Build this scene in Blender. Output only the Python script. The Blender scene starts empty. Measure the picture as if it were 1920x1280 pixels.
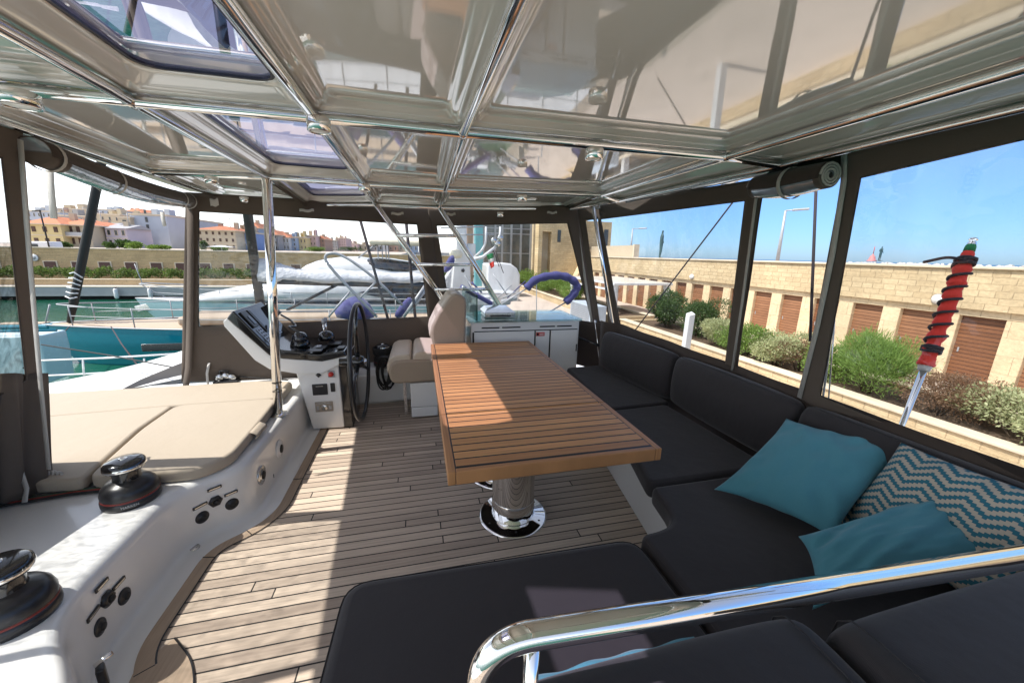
import bpy, bmesh, math, random
from mathutils import Vector, Matrix
random.seed(7)
S = bpy.context.scene
COL = S.collection
R = math.radians
# ---------------------------------------------------------------- camera
CF, CPITCH, CROLL, CYAW = 700.0, R(13.2), R(1.3), R(14.0)
CP = Vector((0, 0, 1.6))
FW = Vector((math.sin(CYAW)*math.cos(CPITCH), math.cos(CYAW)*math.cos(CPITCH), -math.sin(CPITCH)))
_r = Vector((math.cos(CYAW), -math.sin(CYAW), 0)); _u = _r.cross(FW)
RT = _r*math.cos(CROLL)+_u*math.sin(CROLL); UP = -_r*math.sin(CROLL)+_u*math.cos(CROLL)
cd = bpy.data.cameras.new('camera'); cam = bpy.data.objects.new('camera', cd); COL.objects.link(cam)
cd.sensor_width = 36; cd.lens = CF/1920*36; cd.clip_start = .02; cd.clip_end = 20000
cam.matrix_world = Matrix(((RT.x, UP.x, -FW.x, CP.x), (RT.y, UP.y, -FW.y, CP.y), (RT.z, UP.z, -FW.z, CP.z), (0, 0, 0, 1)))
S.camera = cam
S.render.resolution_x = 1024; S.render.resolution_y = 682
S.render.engine = 'CYCLES'
try:
    S.cycles.max_bounces = 12; S.cycles.transparent_max_bounces = 24; S.cycles.glossy_bounces = 6
    S.cycles.caustics_reflective = False; S.cycles.caustics_refractive = False
    S.cycles.sample_clamp_indirect = 6
except Exception: pass
# ---------------------------------------------------------------- world, sun, exposure
SUN_DIR = Vector((0.635, 0.05, -1.0)).normalized()
elev = math.asin(-SUN_DIR.z); az = math.atan2(-SUN_DIR.x, -SUN_DIR.y)
W = bpy.data.worlds.new('World'); S.world = W; W.use_nodes = True
nt = W.node_tree; nt.nodes.clear()
sky = nt.nodes.new('ShaderNodeTexSky'); sky.sky_type = 'NISHITA'; sky.sun_disc = False
sky.sun_elevation = elev; sky.sun_rotation = az
sky.air_density = 1.0; sky.dust_density = 0.4; sky.ozone_density = 5.0; sky.altitude = 0
bg = nt.nodes.new('ShaderNodeBackground'); bg.inputs[1].default_value = 0.15
wo = nt.nodes.new('ShaderNodeOutputWorld')
# away from the sun (towards the open sea) the low sky stays a deeper blue than the pure model gives
_tc = nt.nodes.new('ShaderNodeTexCoord'); _sp = nt.nodes.new('ShaderNodeSeparateXYZ'); nt.links.new(_tc.outputs['Generated'], _sp.inputs[0])
_az = nt.nodes.new('ShaderNodeMapRange'); _az.interpolation_type = 'SMOOTHSTEP'; _az.inputs[1].default_value = .02; _az.inputs[2].default_value = .62; nt.links.new(_sp.outputs[0], _az.inputs[0])
_el = nt.nodes.new('ShaderNodeMapRange'); _el.interpolation_type = 'SMOOTHSTEP'; _el.inputs[1].default_value = .02; _el.inputs[2].default_value = .75; _el.inputs[3].default_value = 1; _el.inputs[4].default_value = 0; nt.links.new(_sp.outputs[2], _el.inputs[0])
_mu = nt.nodes.new('ShaderNodeMath'); _mu.operation = 'MULTIPLY'; nt.links.new(_az.outputs[0], _mu.inputs[0]); nt.links.new(_el.outputs[0], _mu.inputs[1])
_mx = nt.nodes.new('ShaderNodeMix'); _mx.data_type = 'RGBA'; _mx.blend_type = 'MULTIPLY'; nt.links.new(_mu.outputs[0], _mx.inputs[0]); _bw = nt.nodes.new('ShaderNodeRGBToBW'); nt.links.new(sky.outputs[0], _bw.inputs[0]); _wv = nt.nodes.new('ShaderNodeVectorMath'); _wv.operation = 'SCALE'; _wv.inputs[0].default_value = (1.03, .99, .945); nt.links.new(_bw.outputs[0], _wv.inputs['Scale'])
_inv = nt.nodes.new('ShaderNodeMath'); _inv.operation = 'MULTIPLY_ADD'; _inv.inputs[1].default_value = -.70; _inv.inputs[2].default_value = .70; nt.links.new(_mu.outputs[0], _inv.inputs[0])
_hz = nt.nodes.new('ShaderNodeMix'); _hz.data_type = 'RGBA'; nt.links.new(_inv.outputs[0], _hz.inputs[0]); nt.links.new(sky.outputs[0], _hz.inputs[6]); nt.links.new(_wv.outputs[0], _hz.inputs[7]); nt.links.new(_hz.outputs[2], _mx.inputs[6]); _mx.inputs[7].default_value = (.235, .335, .51, 1)
nt.links.new(_mx.outputs[2], bg.inputs[0]); nt.links.new(bg.outputs[0], wo.inputs[0])
sl = bpy.data.lights.new('sun', 'SUN'); sl.energy = 2.4; sl.angle = R(.55); sl.color = (1, .955, .88)
so = bpy.data.objects.new('sun', sl); COL.objects.link(so); so.location = (-20, 0, 40)
so.rotation_euler = SUN_DIR.to_track_quat('-Z', 'Y').to_euler()
S.view_settings.view_transform = 'Standard'; S.view_settings.look = 'None'
S.view_settings.exposure = 1.46; S.view_settings.gamma = 1
# ---------------------------------------------------------------- measuring helpers
def ray(x, y): return FW + RT*((x-960)/CF) - UP*((y-640)/CF)
def P(x, y, ax, v):
    d = ray(x, y); i = 'xyz'.index(ax); return CP + d*((v-CP[i])/d[i])
def plane(a, b, c):
    a = Vector(a); n = (Vector(b)-a).cross(Vector(c)-a).normalized(); return (n, n.dot(a))
def hit(x, y, pl):
    d = ray(x, y); n, k = pl; return CP + d*((k-n.dot(CP))/n.dot(d))
def V(*a): return Vector(a)
# ---------------------------------------------------------------- object helpers
def tag(o, label=None, cat=None, group=None, kind=None):
    if label: o['label'] = label
    if cat: o['category'] = cat
    if group: o['group'] = group
    if kind: o['kind'] = kind
    return o
def thing(name, loc, label, cat, group=None, rz=0):
    o = bpy.data.objects.new(name, None); COL.objects.link(o); o.location = loc
    o.rotation_euler = (0, 0, rz); o.empty_display_size = .1
    return tag(o, label, cat, group)
class MB:
    def __init__(s): s.v = []; s.f = []; s.sm = []
    def add(s, vs, fs, smooth=False):
        n = len(s.v); s.v += [Vector(v) for v in vs]; s.f += [tuple(i+n for i in f) for f in fs]; s.sm += [smooth]*len(fs); return s
    def box(s, x0, y0, z0, x1, y1, z1):
        return s.add([(x0,y0,z0),(x1,y0,z0),(x1,y1,z0),(x0,y1,z0),(x0,y0,z1),(x1,y0,z1),(x1,y1,z1),(x0,y1,z1)],
            [(0,3,2,1),(4,5,6,7),(0,1,5,4),(1,2,6,5),(2,3,7,6),(3,0,4,7)])
    def obox(s, c, ax, ay, az):      # oriented box: centre and half-axis vectors
        c, ax, ay, az = Vector(c), Vector(ax), Vector(ay), Vector(az)
        p = [c+ax*i+ay*j+az*k for k in (-1,1) for j in (-1,1) for i in (-1,1)]
        return s.add(p, [(0,2,3,1),(4,5,7,6),(0,1,5,4),(1,3,7,5),(3,2,6,7),(2,0,4,6)])
    def tube(s, pts, r, n=12, closed=False, caps=True):
        pts = [Vector(p) for p in pts]; m = len(pts); rs = r if isinstance(r, (list, tuple)) else [r]*m
        T = []
        for i in range(m):
            if closed: t = pts[(i+1) % m]-pts[i-1]
            else: t = pts[min(i+1, m-1)]-pts[max(i-1, 0)]
            T.append(t.normalized())
        a = Vector((0,0,1)) if abs(T[0].z) < .9 else Vector((1,0,0))
        u = (a-T[0]*a.dot(T[0])).normalized(); vs = []
        for i in range(m):
            u = (u-T[i]*u.dot(T[i])).normalized(); w = T[i].cross(u)
            for k in range(n):
                an = 2*math.pi*k/n; vs.append(pts[i]+(u*math.cos(an)+w*math.sin(an))*rs[i])
        fs = []
        for i in range(m if closed else m-1):
            j = (i+1) % m
            for k in range(n): fs.append((i*n+k, i*n+(k+1) % n, j*n+(k+1) % n, j*n+k))
        s.add(vs, fs, True)
        if not closed and caps:
            s.add(vs[:n], [tuple(range(n))[::-1]]); s.add(vs[-n:], [tuple(range(n))])
        return s
    def lathe(s, prof, c=(0,0,0), n=32, axis=None):
        c = Vector(c); ax = Vector(axis or (0,0,1)).normalized()
        a = Vector((1,0,0)) if abs(ax.x) < .9 else Vector((0,1,0)); u = (a-ax*a.dot(ax)).normalized(); w = ax.cross(u)
        vs = [c+ax*z+(u*math.cos(2*math.pi*k/n)+w*math.sin(2*math.pi*k/n))*max(r, 1e-4) for r, z in prof for k in range(n)]
        fs = [(i*n+k, i*n+(k+1) % n, (i+1)*n+(k+1) % n, (i+1)*n+k) for i in range(len(prof)-1) for k in range(n)]
        return s.add(vs, fs, True)
    def prism(s, poly, d0, d1, mp=None):     # polygon in 2D extruded; mp maps (a,b,d) to a vector
        mp = mp or (lambda a, b, d: Vector((a, b, d))); n = len(poly)
        vs = [mp(a, b, d0) for a, b in poly]+[mp(a, b, d1) for a, b in poly]
        return s.add(vs, [tuple(range(n))[::-1], tuple(range(n, 2*n))]+[(i, (i+1) % n, (i+1) % n+n, i+n) for i in range(n)])
    def loft(s, loops, caps=(True, True), smooth=True):
        n = len(loops[0]); vs = [Vector(p) for l in loops for p in l]
        s.add(vs, [(i*n+k, i*n+(k+1) % n, (i+1)*n+(k+1) % n, (i+1)*n+k) for i in range(len(loops)-1) for k in range(n)], smooth)
        if caps[0]: s.add(loops[0], [tuple(range(n))[::-1]], False)
        if caps[1]: s.add(loops[-1], [tuple(range(n))], False)
        return s
    def grid(s, fn, nu, nv, smooth=True):
        vs = [fn(i/nu, j/nv) for j in range(nv+1) for i in range(nu+1)]
        return s.add(vs, [(j*(nu+1)+i, j*(nu+1)+i+1, (j+1)*(nu+1)+i+1, (j+1)*(nu+1)+i) for j in range(nv) for i in range(nu)], smooth)
    def build(s, name, mat, parent=None, world=True, bevel=0, seg=2, subsurf=0, solid=0, origin=None, merge=True, angle=35):
        me = bpy.data.meshes.new(name)
        off = Vector((0,0,0))
        if parent is not None and world:
            p = parent
            while p is not None: off += p.location; p = p.parent
        elif parent is None:
            if origin is None and s.v:
                xs = [v.x for v in s.v]; ys = [v.y for v in s.v]; zs = [v.z for v in s.v]
                origin = ((min(xs)+max(xs))/2, (min(ys)+max(ys))/2, min(zs))
            off = Vector(origin or (0,0,0))
        me.from_pydata([tuple(v-off) for v in s.v], [], s.f)
        me.polygons.foreach_set('use_smooth', s.sm)
        if merge:
            bm = bmesh.new(); bm.from_mesh(me); bmesh.ops.remove_doubles(bm, verts=bm.verts, dist=1e-5)
            bmesh.ops.recalc_face_normals(bm, faces=bm.faces); bm.to_mesh(me); bm.free()
        me.materials.append(mat)
        o = bpy.data.objects.new(name, me); COL.objects.link(o)
        if parent is not None: o.parent = parent
        else: o.location = off
        if solid:
            m = o.modifiers.new('s', 'SOLIDIFY'); m.thickness = solid; m.offset = 0
        if bevel:
            m = o.modifiers.new('b', 'BEVEL'); m.width = bevel; m.segments = seg; m.limit_method = 'ANGLE'; m.angle_limit = R(angle)
            me.polygons.foreach_set('use_smooth', [True]*len(me.polygons))
            m2 = o.modifiers.new('w', 'WEIGHTED_NORMAL'); m2.keep_sharp = False
        if subsurf:
            m = o.modifiers.new('u', 'SUBSURF'); m.levels = subsurf; m.render_levels = subsurf
            me.polygons.foreach_set('use_smooth', [True]*len(me.polygons))
        return o
def copy_tree(o, parent=None):
    c = o.copy(); COL.objects.link(c); c.parent = parent
    for ch in list(o.children): copy_tree(ch, c)
    return c
def rrect(w, h, r, n=5, cx=0, cy=0):     # rounded rectangle points
    pts = []
    for (sx, sy, a0) in ((1,1,0), (-1,1,90), (-1,-1,180), (1,-1,270)):
        for k in range(n+1):
            a = R(a0+90*k/n); pts.append((cx+sx*(w/2-r)+r*math.cos(a), cy+sy*(h/2-r)+r*math.sin(a)))
    return pts
def arc(c, r, a0, a1, n, mp):
    return [mp(c[0]+r*math.cos(R(a0+(a1-a0)*k/n)), c[1]+r*math.sin(R(a0+(a1-a0)*k/n))) for k in range(n+1)]
def fillet(pts, r, n=6):     # rounds the corners of an open 3D polyline
    pts = [Vector(p) for p in pts]; out = [pts[0]]
    for i in range(1, len(pts)-1):
        a, b, c = pts[i-1], pts[i], pts[i+1]
        rr = min(r, (a-b).length*.45, (c-b).length*.45)
        p, q = b+(a-b).normalized()*rr, b+(c-b).normalized()*rr
        for k in range(n+1):
            t = k/n; out.append(p*(1-t)**2+b*2*t*(1-t)+q*t*t)
    return out+[pts[-1]]
def soft_slab(mb, poly, z0, z1, r, n=4, puff=.012):
    # cushion from a 2D outline: rounded rims top and bottom, slightly crowned top
    m = len(poly); cx = sum(p[0] for p in poly)/m; cy = sum(p[1] for p in poly)/m
    nor = []
    area = sum(poly[i][0]*poly[(i+1) % m][1]-poly[(i+1) % m][0]*poly[i][1] for i in range(m))
    sg = 1 if area > 0 else -1
    for i in range(m):
        a, c = Vector(poly[i-1]), Vector(poly[(i+1) % m]); t = (c-a)
        nor.append(Vector((-t.y, t.x)).normalized()*sg if t.length > 1e-9 else Vector((0,0)))
    def lp(ins, z): return [Vector((p[0]+nr.x*ins, p[1]+nr.y*ins, z)) for p, nr in zip(poly, nor)]
    loops = [lp(r*(1-math.sin(R(90*k/n))), z0+r*(1-math.cos(R(90*k/n)))) for k in range(n+1)]
    loops += [lp(r*(1-math.cos(R(90*k/n))), z1-r+r*math.sin(R(90*k/n))) for k in range(n+1)]
    mb.loft(loops, caps=(True, True))
    return mb
# ---------------------------------------------------------------- materials
def newmat(name):
    m = bpy.data.materials.new(name); m.use_nodes = True; nt = m.node_tree
    b = nt.nodes['Principled BSDF']; return m, nt, b
def N(nt, t, **k):
    n = nt.nodes.new('ShaderNode'+t)
    for a, v in k.items():
        if a in n.inputs.keys(): n.inputs[a].default_value = v
        else: setattr(n, a, v)
    return n
def setin(n, **k):
    for a, v in k.items(): n.inputs[a.replace('_', ' ')].default_value = v
def c4(c): return (c[0], c[1], c[2], 1)
def simple(name, col, rough=.5, metal=0, coat=0, var=.12, scale=6, bump=0, bscale=60, spec=.5, sheen=0, ior=1.5, detail=4, bdist=.002):
    m, nt, b = newmat(name)
    b.inputs['Roughness'].default_value = rough; b.inputs['Metallic'].default_value = metal
    b.inputs['Coat Weight'].default_value = coat; b.inputs['Coat Roughness'].default_value = .03; b.inputs['IOR'].default_value = ior
    b.inputs['Specular IOR Level'].default_value = spec
    if sheen: b.inputs['Sheen Weight'].default_value = sheen
    tc = N(nt, 'TexCoord')
    if var:
        no = N(nt, 'TexNoise', Scale=scale, Detail=float(detail)); nt.links.new(tc.outputs['Object'], no.inputs['Vector'])
        mr = N(nt, 'MapRange'); mr.inputs['To Min'].default_value = 1-var; mr.inputs['To Max'].default_value = 1+var
        nt.links.new(no.outputs['Fac'], mr.inputs['Value'])
        mx = N(nt, 'VectorMath', operation='SCALE'); mx.inputs[0].default_value = col
        nt.links.new(mr.outputs['Result'], mx.inputs['Scale']); nt.links.new(mx.outputs[0], b.inputs['Base Color'])
        mr2 = N(nt, 'MapRange'); mr2.inputs['To Min'].default_value = max(rough*.8, 0); mr2.inputs['To Max'].default_value = min(rough*1.25, 1)
        nt.links.new(no.outputs['Fac'], mr2.inputs['Value']); nt.links.new(mr2.outputs['Result'], b.inputs['Roughness'])
    else: b.inputs['Base Color'].default_value = c4(col)
    if bump:
        n2 = N(nt, 'TexNoise', Scale=bscale, Detail=4.0); nt.links.new(tc.outputs['Object'], n2.inputs['Vector'])
        bp = N(nt, 'Bump', Strength=bump, Distance=bdist); nt.links.new(n2.outputs['Fac'], bp.inputs['Height']); nt.links.new(bp.outputs[0], b.inputs['Normal'])
    return m
def math_(nt, op, a, b=None, c=None):
    n = N(nt, 'Math', operation=op)
    for i, v in enumerate((a, b, c)):
        if v is None: continue
        if hasattr(v, 'links') or hasattr(v, 'is_output'): nt.links.new(v, n.inputs[i])
        else: n.inputs[i].default_value = v
    return n.outputs[0]
def mixc(nt, fac, a, b, blend='MIX'):
    n = N(nt, 'Mix', data_type='RGBA', blend_type=blend)
    for s, v in ((n.inputs[0], fac), (n.inputs[6], a), (n.inputs[7], b)):
        if hasattr(v, 'is_output'): nt.links.new(v, s)
        elif isinstance(v, (tuple, list)): s.default_value = c4(v)
        else: s.default_value = v
    return n.outputs[2]
def planks(name, pitch, gap, cols, axis='Y', length=1.7, rough=.6, bump=.5, grain=.35, coat=0, caulk=(.012,.011,.01), offset=.37, gapx=None):
    # wooden planks in world metres: rows along X stacked along Y (object coords)
    m, nt, b = newmat(name)
    g = N(nt, 'NewGeometry'); sp = N(nt, 'SeparateXYZ'); nt.links.new(g.outputs['Position'], sp.inputs[0])
    u, v = (sp.outputs['X'], sp.outputs['Y']) if axis == 'Y' else ((sp.outputs['Y'], sp.outputs['Z']) if axis == 'Z' else ((sp.outputs['X'], sp.outputs['Z']) if axis == 'ZX' else (sp.outputs['Y'], sp.outputs['X'])))
    cb = N(nt, 'CombineXYZ'); nt.links.new(u, cb.inputs[0]); nt.links.new(v, cb.inputs[1])
    row = math_(nt, 'FLOOR', math_(nt, 'DIVIDE', v, pitch)); fr = math_(nt, 'FRACT', math_(nt, 'DIVIDE', v, pitch))
    e = math_(nt, 'MINIMUM', fr, math_(nt, 'SUBTRACT', 1.0, fr)); seam = math_(nt, 'LESS_THAN', e, gap/pitch/2)
    wn = N(nt, 'TexWhiteNoise', noise_dimensions='1D'); nt.links.new(row, wn.inputs['W'])
    uu = math_(nt, 'ADD', math_(nt, 'DIVIDE', u, length), math_(nt, 'MULTIPLY', wn.outputs['Value'], 7.3))
    cell = math_(nt, 'FLOOR', uu); fu = math_(nt, 'FRACT', uu)
    eu = math_(nt, 'MINIMUM', fu, math_(nt, 'SUBTRACT', 1.0, fu)); butt = math_(nt, 'LESS_THAN', eu, (gapx if gapx is not None else gap)/length/2)
    seam = math_(nt, 'MAXIMUM', seam, butt)
    cc = N(nt, 'CombineXYZ'); nt.links.new(row, cc.inputs[0]); nt.links.new(cell, cc.inputs[1])
    w2 = N(nt, 'TexWhiteNoise', noise_dimensions='2D'); nt.links.new(cc.outputs[0], w2.inputs['Vector'])
    # grain
    mp = N(nt, 'Mapping'); mp.inputs['Scale'].default_value = (3, 90, 1); nt.links.new(cb.outputs[0], mp.inputs['Vector'])
    off = N(nt, 'VectorMath', operation='ADD'); nt.links.new(mp.outputs[0], off.inputs[0])
    sc = N(nt, 'VectorMath', operation='SCALE'); nt.links.new(cc.outputs[0], sc.inputs[0]); sc.inputs['Scale'].default_value = 5.3
    nt.links.new(sc.outputs[0], off.inputs[1])
    gn = N(nt, 'TexNoise', Scale=1.0, Detail=6.0, Roughness=.6); nt.links.new(off.outputs[0], gn.inputs['Vector'])
    big = N(nt, 'TexNoise', Scale=1.3, Detail=4.0); nt.links.new(cb.outputs[0], big.inputs['Vector'])
    base = mixc(nt, w2.outputs['Value'], cols[0], cols[1])
    k = math_(nt, 'ADD', math_(nt, 'MULTIPLY', math_(nt, 'SUBTRACT', gn.outputs['Fac'], .5), grain*2.2), 1.0)
    k = math_(nt, 'MULTIPLY', k, math_(nt, 'ADD', math_(nt, 'MULTIPLY', math_(nt, 'SUBTRACT', big.outputs['Fac'], .5), .5), 1.0))
    sv = N(nt, 'VectorMath', operation='SCALE'); nt.links.new(base, sv.inputs[0]); nt.links.new(k, sv.inputs['Scale'])
    col = mixc(nt, seam, sv.outputs[0], caulk)
    nt.links.new(col, b.inputs['Base Color']); b.inputs['Roughness'].default_value = rough; b.inputs['Coat Weight'].default_value = coat
    b.inputs['Coat Roughness'].default_value = .25
    h = math_(nt, 'SUBTRACT', math_(nt, 'MULTIPLY', gn.outputs['Fac'], .3), seam)
    bp = N(nt, 'Bump', Strength=bump, Distance=.0015); nt.links.new(h, bp.inputs['Height']); nt.links.new(bp.outputs[0], b.inputs['Normal'])
    return m
def stone(name, cols, bw=.55, bh=.25, plane_='YZ', rough=.9, bump=.8, mortar=(.33,.27,.18), msize=.012, dist=.03):
    m, nt, b = newmat(name)
    g = N(nt, 'NewGeometry'); sp = N(nt, 'SeparateXYZ'); nt.links.new(g.outputs['Position'], sp.inputs[0])
    cb = N(nt, 'CombineXYZ'); nt.links.new(sp.outputs[plane_[0]], cb.inputs[0]); nt.links.new(sp.outputs[plane_[1]], cb.inputs[1])
    # slightly wavy joints
    dn = N(nt, 'TexNoise', Scale=3.0, Detail=2.0); nt.links.new(cb.outputs[0], dn.inputs['Vector'])
    sc = N(nt, 'VectorMath', operation='SCALE'); nt.links.new(dn.outputs['Color'], sc.inputs[0]); sc.inputs['Scale'].default_value = .03
    ad = N(nt, 'VectorMath', operation='ADD'); nt.links.new(cb.outputs[0], ad.inputs[0]); nt.links.new(sc.outputs[0], ad.inputs[1])
    br = N(nt, 'TexBrick', offset=.5, squash=.7, squash_frequency=3); nt.links.new(ad.outputs[0], br.inputs['Vector'])
    setin(br, Color1=c4(cols[0]), Color2=c4(cols[1]), Mortar=c4(mortar), Scale=1.0, Mortar_Size=msize, Mortar_Smooth=.3, Bias=0.0, Brick_Width=bw, Row_Height=bh)
    no = N(nt, 'TexNoise', Scale=9.0, Detail=8.0, Roughness=.65); nt.links.new(cb.outputs[0], no.inputs['Vector'])
    n2 = N(nt, 'TexNoise', Scale=.8, Detail=5.0); nt.links.new(cb.outputs[0], n2.inputs['Vector'])
    k = math_(nt, 'ADD', math_(nt, 'MULTIPLY', math_(nt, 'SUBTRACT', no.outputs['Fac'], .5), .7), 1.0)
    k = math_(nt, 'MULTIPLY', k, math_(nt, 'ADD', math_(nt, 'MULTIPLY', math_(nt, 'SUBTRACT', n2.outputs['Fac'], .5), .6), 1.0))
    sv = N(nt, 'VectorMath', operation='SCALE'); nt.links.new(br.outputs['Color'], sv.inputs[0]); nt.links.new(k, sv.inputs['Scale'])
    nt.links.new(sv.outputs[0], b.inputs['Base Color']); b.inputs['Roughness'].default_value = rough
    h = math_(nt, 'SUBTRACT', math_(nt, 'MULTIPLY', no.outputs['Fac'], .8), br.outputs['Fac'])
    bp = N(nt, 'Bump', Strength=bump, Distance=dist); nt.links.new(h, bp.inputs['Height']); nt.links.new(bp.outputs[0], b.inputs['Normal'])
    return m
def clear(name, tint, gloss=.08, rough=.02, wave=0, wscale=8, wob=.15):
    # thin transparent sheet: what passes through it is tinted, plus a weak mirror of the surroundings
    m, nt, b = newmat(name); nt.nodes.remove(b)
    out = nt.nodes['Material Output']; tr = N(nt, 'BsdfTransparent'); gl = N(nt, 'BsdfGlossy', Roughness=rough)
    g = N(nt, 'NewGeometry')
    if wave:
        mp = N(nt, 'Mapping'); mp.inputs['Scale'].default_value = (1, 1, .25); nt.links.new(g.outputs['Position'], mp.inputs['Vector'])
        no = N(nt, 'TexNoise', Scale=wscale, Detail=3.0, Distortion=1.2); nt.links.new(mp.outputs[0], no.inputs['Vector'])
        mr = N(nt, 'MapRange'); setin(mr, From_Min=.3, From_Max=.7, To_Min=1-wave, To_Max=1.0); nt.links.new(no.outputs['Fac'], mr.inputs['Value'])
        sv = N(nt, 'VectorMath', operation='SCALE'); sv.inputs[0].default_value = tint; nt.links.new(mr.outputs[0], sv.inputs['Scale'])
        nt.links.new(sv.outputs[0], tr.inputs['Color'])
    else: tr.inputs['Color'].default_value = c4(tint)
    n2 = N(nt, 'TexNoise', Scale=4.0, Detail=2.0); nt.links.new(g.outputs['Position'], n2.inputs['Vector'])
    bp = N(nt, 'Bump', Strength=wob, Distance=.05); nt.links.new(n2.outputs['Fac'], bp.inputs['Height']); nt.links.new(bp.outputs[0], gl.inputs['Normal'])
    fr = N(nt, 'Fresnel', IOR=1.45); f = math_(nt, 'ADD', math_(nt, 'MULTIPLY', fr.outputs[0], .6), gloss)
    mx = N(nt, 'MixShader'); nt.links.new(f, mx.inputs[0]); nt.links.new(tr.outputs[0], mx.inputs[1]); nt.links.new(gl.outputs[0], mx.inputs[2])
    nt.links.new(mx.outputs[0], out.inputs['Surface']); return m
def cloth(name, col, scale=900, bump=.25, rough=.85, sheen=.15, trans=0, var=.1, vscale=5):
    m, nt, b = newmat(name); tc = N(nt, 'TexCoord')
    b.inputs['Roughness'].default_value = rough; b.inputs['Sheen Weight'].default_value = sheen; b.inputs['Specular IOR Level'].default_value = .25
    w1 = N(nt, 'TexWave', bands_direction='X', Scale=scale/6.28, Distortion=.6); w2 = N(nt, 'TexWave', bands_direction='Y', Scale=scale/6.28, Distortion=.6)
    no = N(nt, 'TexNoise', Scale=float(vscale), Detail=5.0); n3 = N(nt, 'TexNoise', Scale=320.0, Detail=2.0)
    for n in (w1, w2, no, n3): nt.links.new(tc.outputs['Object'], n.inputs['Vector'])
    k = math_(nt, 'ADD', 1-var/2-.1, math_(nt, 'ADD', math_(nt, 'MULTIPLY', no.outputs['Fac'], var), math_(nt, 'MULTIPLY', n3.outputs['Fac'], .2)))
    sv = N(nt, 'VectorMath', operation='SCALE'); sv.inputs[0].default_value = col; nt.links.new(k, sv.inputs['Scale'])
    nt.links.new(sv.outputs[0], b.inputs['Base Color'])
    h = math_(nt, 'ADD', math_(nt, 'ADD', w1.outputs['Fac'], w2.outputs['Fac']), math_(nt, 'MULTIPLY', n3.outputs['Fac'], .5))
    bp = N(nt, 'Bump', Strength=bump, Distance=.0004); nt.links.new(h, bp.inputs['Height'])
    n4 = N(nt, 'TexNoise', Scale=7.0, Detail=3.0); nt.links.new(tc.outputs['Object'], n4.inputs['Vector'])
    b2 = N(nt, 'Bump', Strength=.25, Distance=.02); nt.links.new(n4.outputs['Fac'], b2.inputs['Height']); nt.links.new(bp.outputs[0], b2.inputs['Normal'])
    nt.links.new(b2.outputs[0], b.inputs['Normal'])
    if trans:
        tl = N(nt, 'BsdfTranslucent'); nt.links.new(sv.outputs[0], tl.inputs['Color']); mx = N(nt, 'MixShader'); mx.inputs[0].default_value = trans
        out = nt.nodes['Material Output']; nt.links.new(b.outputs[0], mx.inputs[1]); nt.links.new(tl.outputs[0], mx.inputs[2]); nt.links.new(mx.outputs[0], out.inputs['Surface'])
    return m
def leaf(name, c1, c2, scale=3.0):
    m, nt, b = newmat(name); g = N(nt, 'NewGeometry'); no = N(nt, 'TexNoise', Scale=scale, Detail=4.0); nt.links.new(g.outputs['Position'], no.inputs['Vector'])
    wn = N(nt, 'TexWhiteNoise', noise_dimensions='1D'); nt.links.new(g.outputs['Random Per Island'], wn.inputs['W'])
    f = math_(nt, 'ADD', math_(nt, 'MULTIPLY', wn.outputs['Value'], .6), math_(nt, 'MULTIPLY', no.outputs['Fac'], .4))
    nt.links.new(mixc(nt, f, c1, c2), b.inputs['Base Color']); b.inputs['Roughness'].default_value = .6
    tl = N(nt, 'BsdfTranslucent'); tl.inputs['Color'].default_value = c4([x*1.3 for x in c2]); mx = N(nt, 'MixShader'); mx.inputs[0].default_value = .3
    out = nt.nodes['Material Output']; nt.links.new(b.outputs[0], mx.inputs[1]); nt.links.new(tl.outputs[0], mx.inputs[2]); nt.links.new(mx.outputs[0], out.inputs['Surface'])
    return m
M = {}
M['gelcoat'] = simple('gelcoat', (.76,.76,.745), .24, coat=.35, var=.02, scale=2, bump=.25, bscale=420, bdist=.0002)
M['roof'] = simple('roof_gelcoat', (.76,.74,.70), .04, coat=1.0, var=.02, scale=1, bump=.10, bscale=1.6, spec=.8, ior=1.62, bdist=.004)
M['roofedge'] = simple('roof_edge_gelcoat', (.62,.59,.54), .22, coat=.4, var=.04, scale=2)
M['chrome'] = simple('polished_steel', (.80,.79,.77), .045, metal=1, var=.03, scale=4)
M['steel'] = simple('brushed_steel', (.55,.55,.54), .25, metal=1, var=.12, scale=12)
M['alu'] = simple('painted_aluminium', (.36,.37,.39), .45, metal=.2)
M['black'] = simple('gloss_black', (.008,.008,.009), .14, coat=.5, var=.1)
M['blackm'] = simple('satin_black', (.016,.016,.018), .30, var=.2, scale=20)
M['rubber'] = simple('black_rubber', (.012,.012,.012), .6, var=.2)
M['sofa'] = cloth('charcoal_fabric', (.029,.0255,.028), sheen=.2)
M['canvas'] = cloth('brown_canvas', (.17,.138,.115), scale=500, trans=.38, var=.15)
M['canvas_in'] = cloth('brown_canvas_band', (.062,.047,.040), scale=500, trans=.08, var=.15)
M['zip'] = cloth('grey_zip_tape', (.50,.48,.45), scale=1500, trans=.1)
M['white_tape'] = cloth('white_webbing', (.62,.60,.57), scale=1200, trans=.25)
M['pad'] = cloth('beige_sunpad', (.41,.35,.275), scale=1400, bump=.12, rough=.7, sheen=.05, var=.06, vscale=3)
M['leather'] = simple('beige_leather', (.55,.465,.365), .45, var=.06, bump=.35, bscale=220, bdist=.0006)
M['stitch'] = simple('stitching', (.30,.27,.23), .8, var=.1)
M['deck'] = planks('teak_deck', .0590, .0066, ((.375,.295,.232), (.60,.49,.385)), rough=.62, grain=.42)
M['deckedge'] = planks('teak_margin', 10.0, .0, ((.42,.315,.225), (.42,.315,.225)), axis='X', length=20., rough=.6, grain=.3, gapx=0)
M['table'] = planks('oiled_teak', .0605, .0092, ((.42,.195,.070), (.62,.31,.115)), rough=.52, grain=.55, length=40., coat=0, gapx=0)
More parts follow.
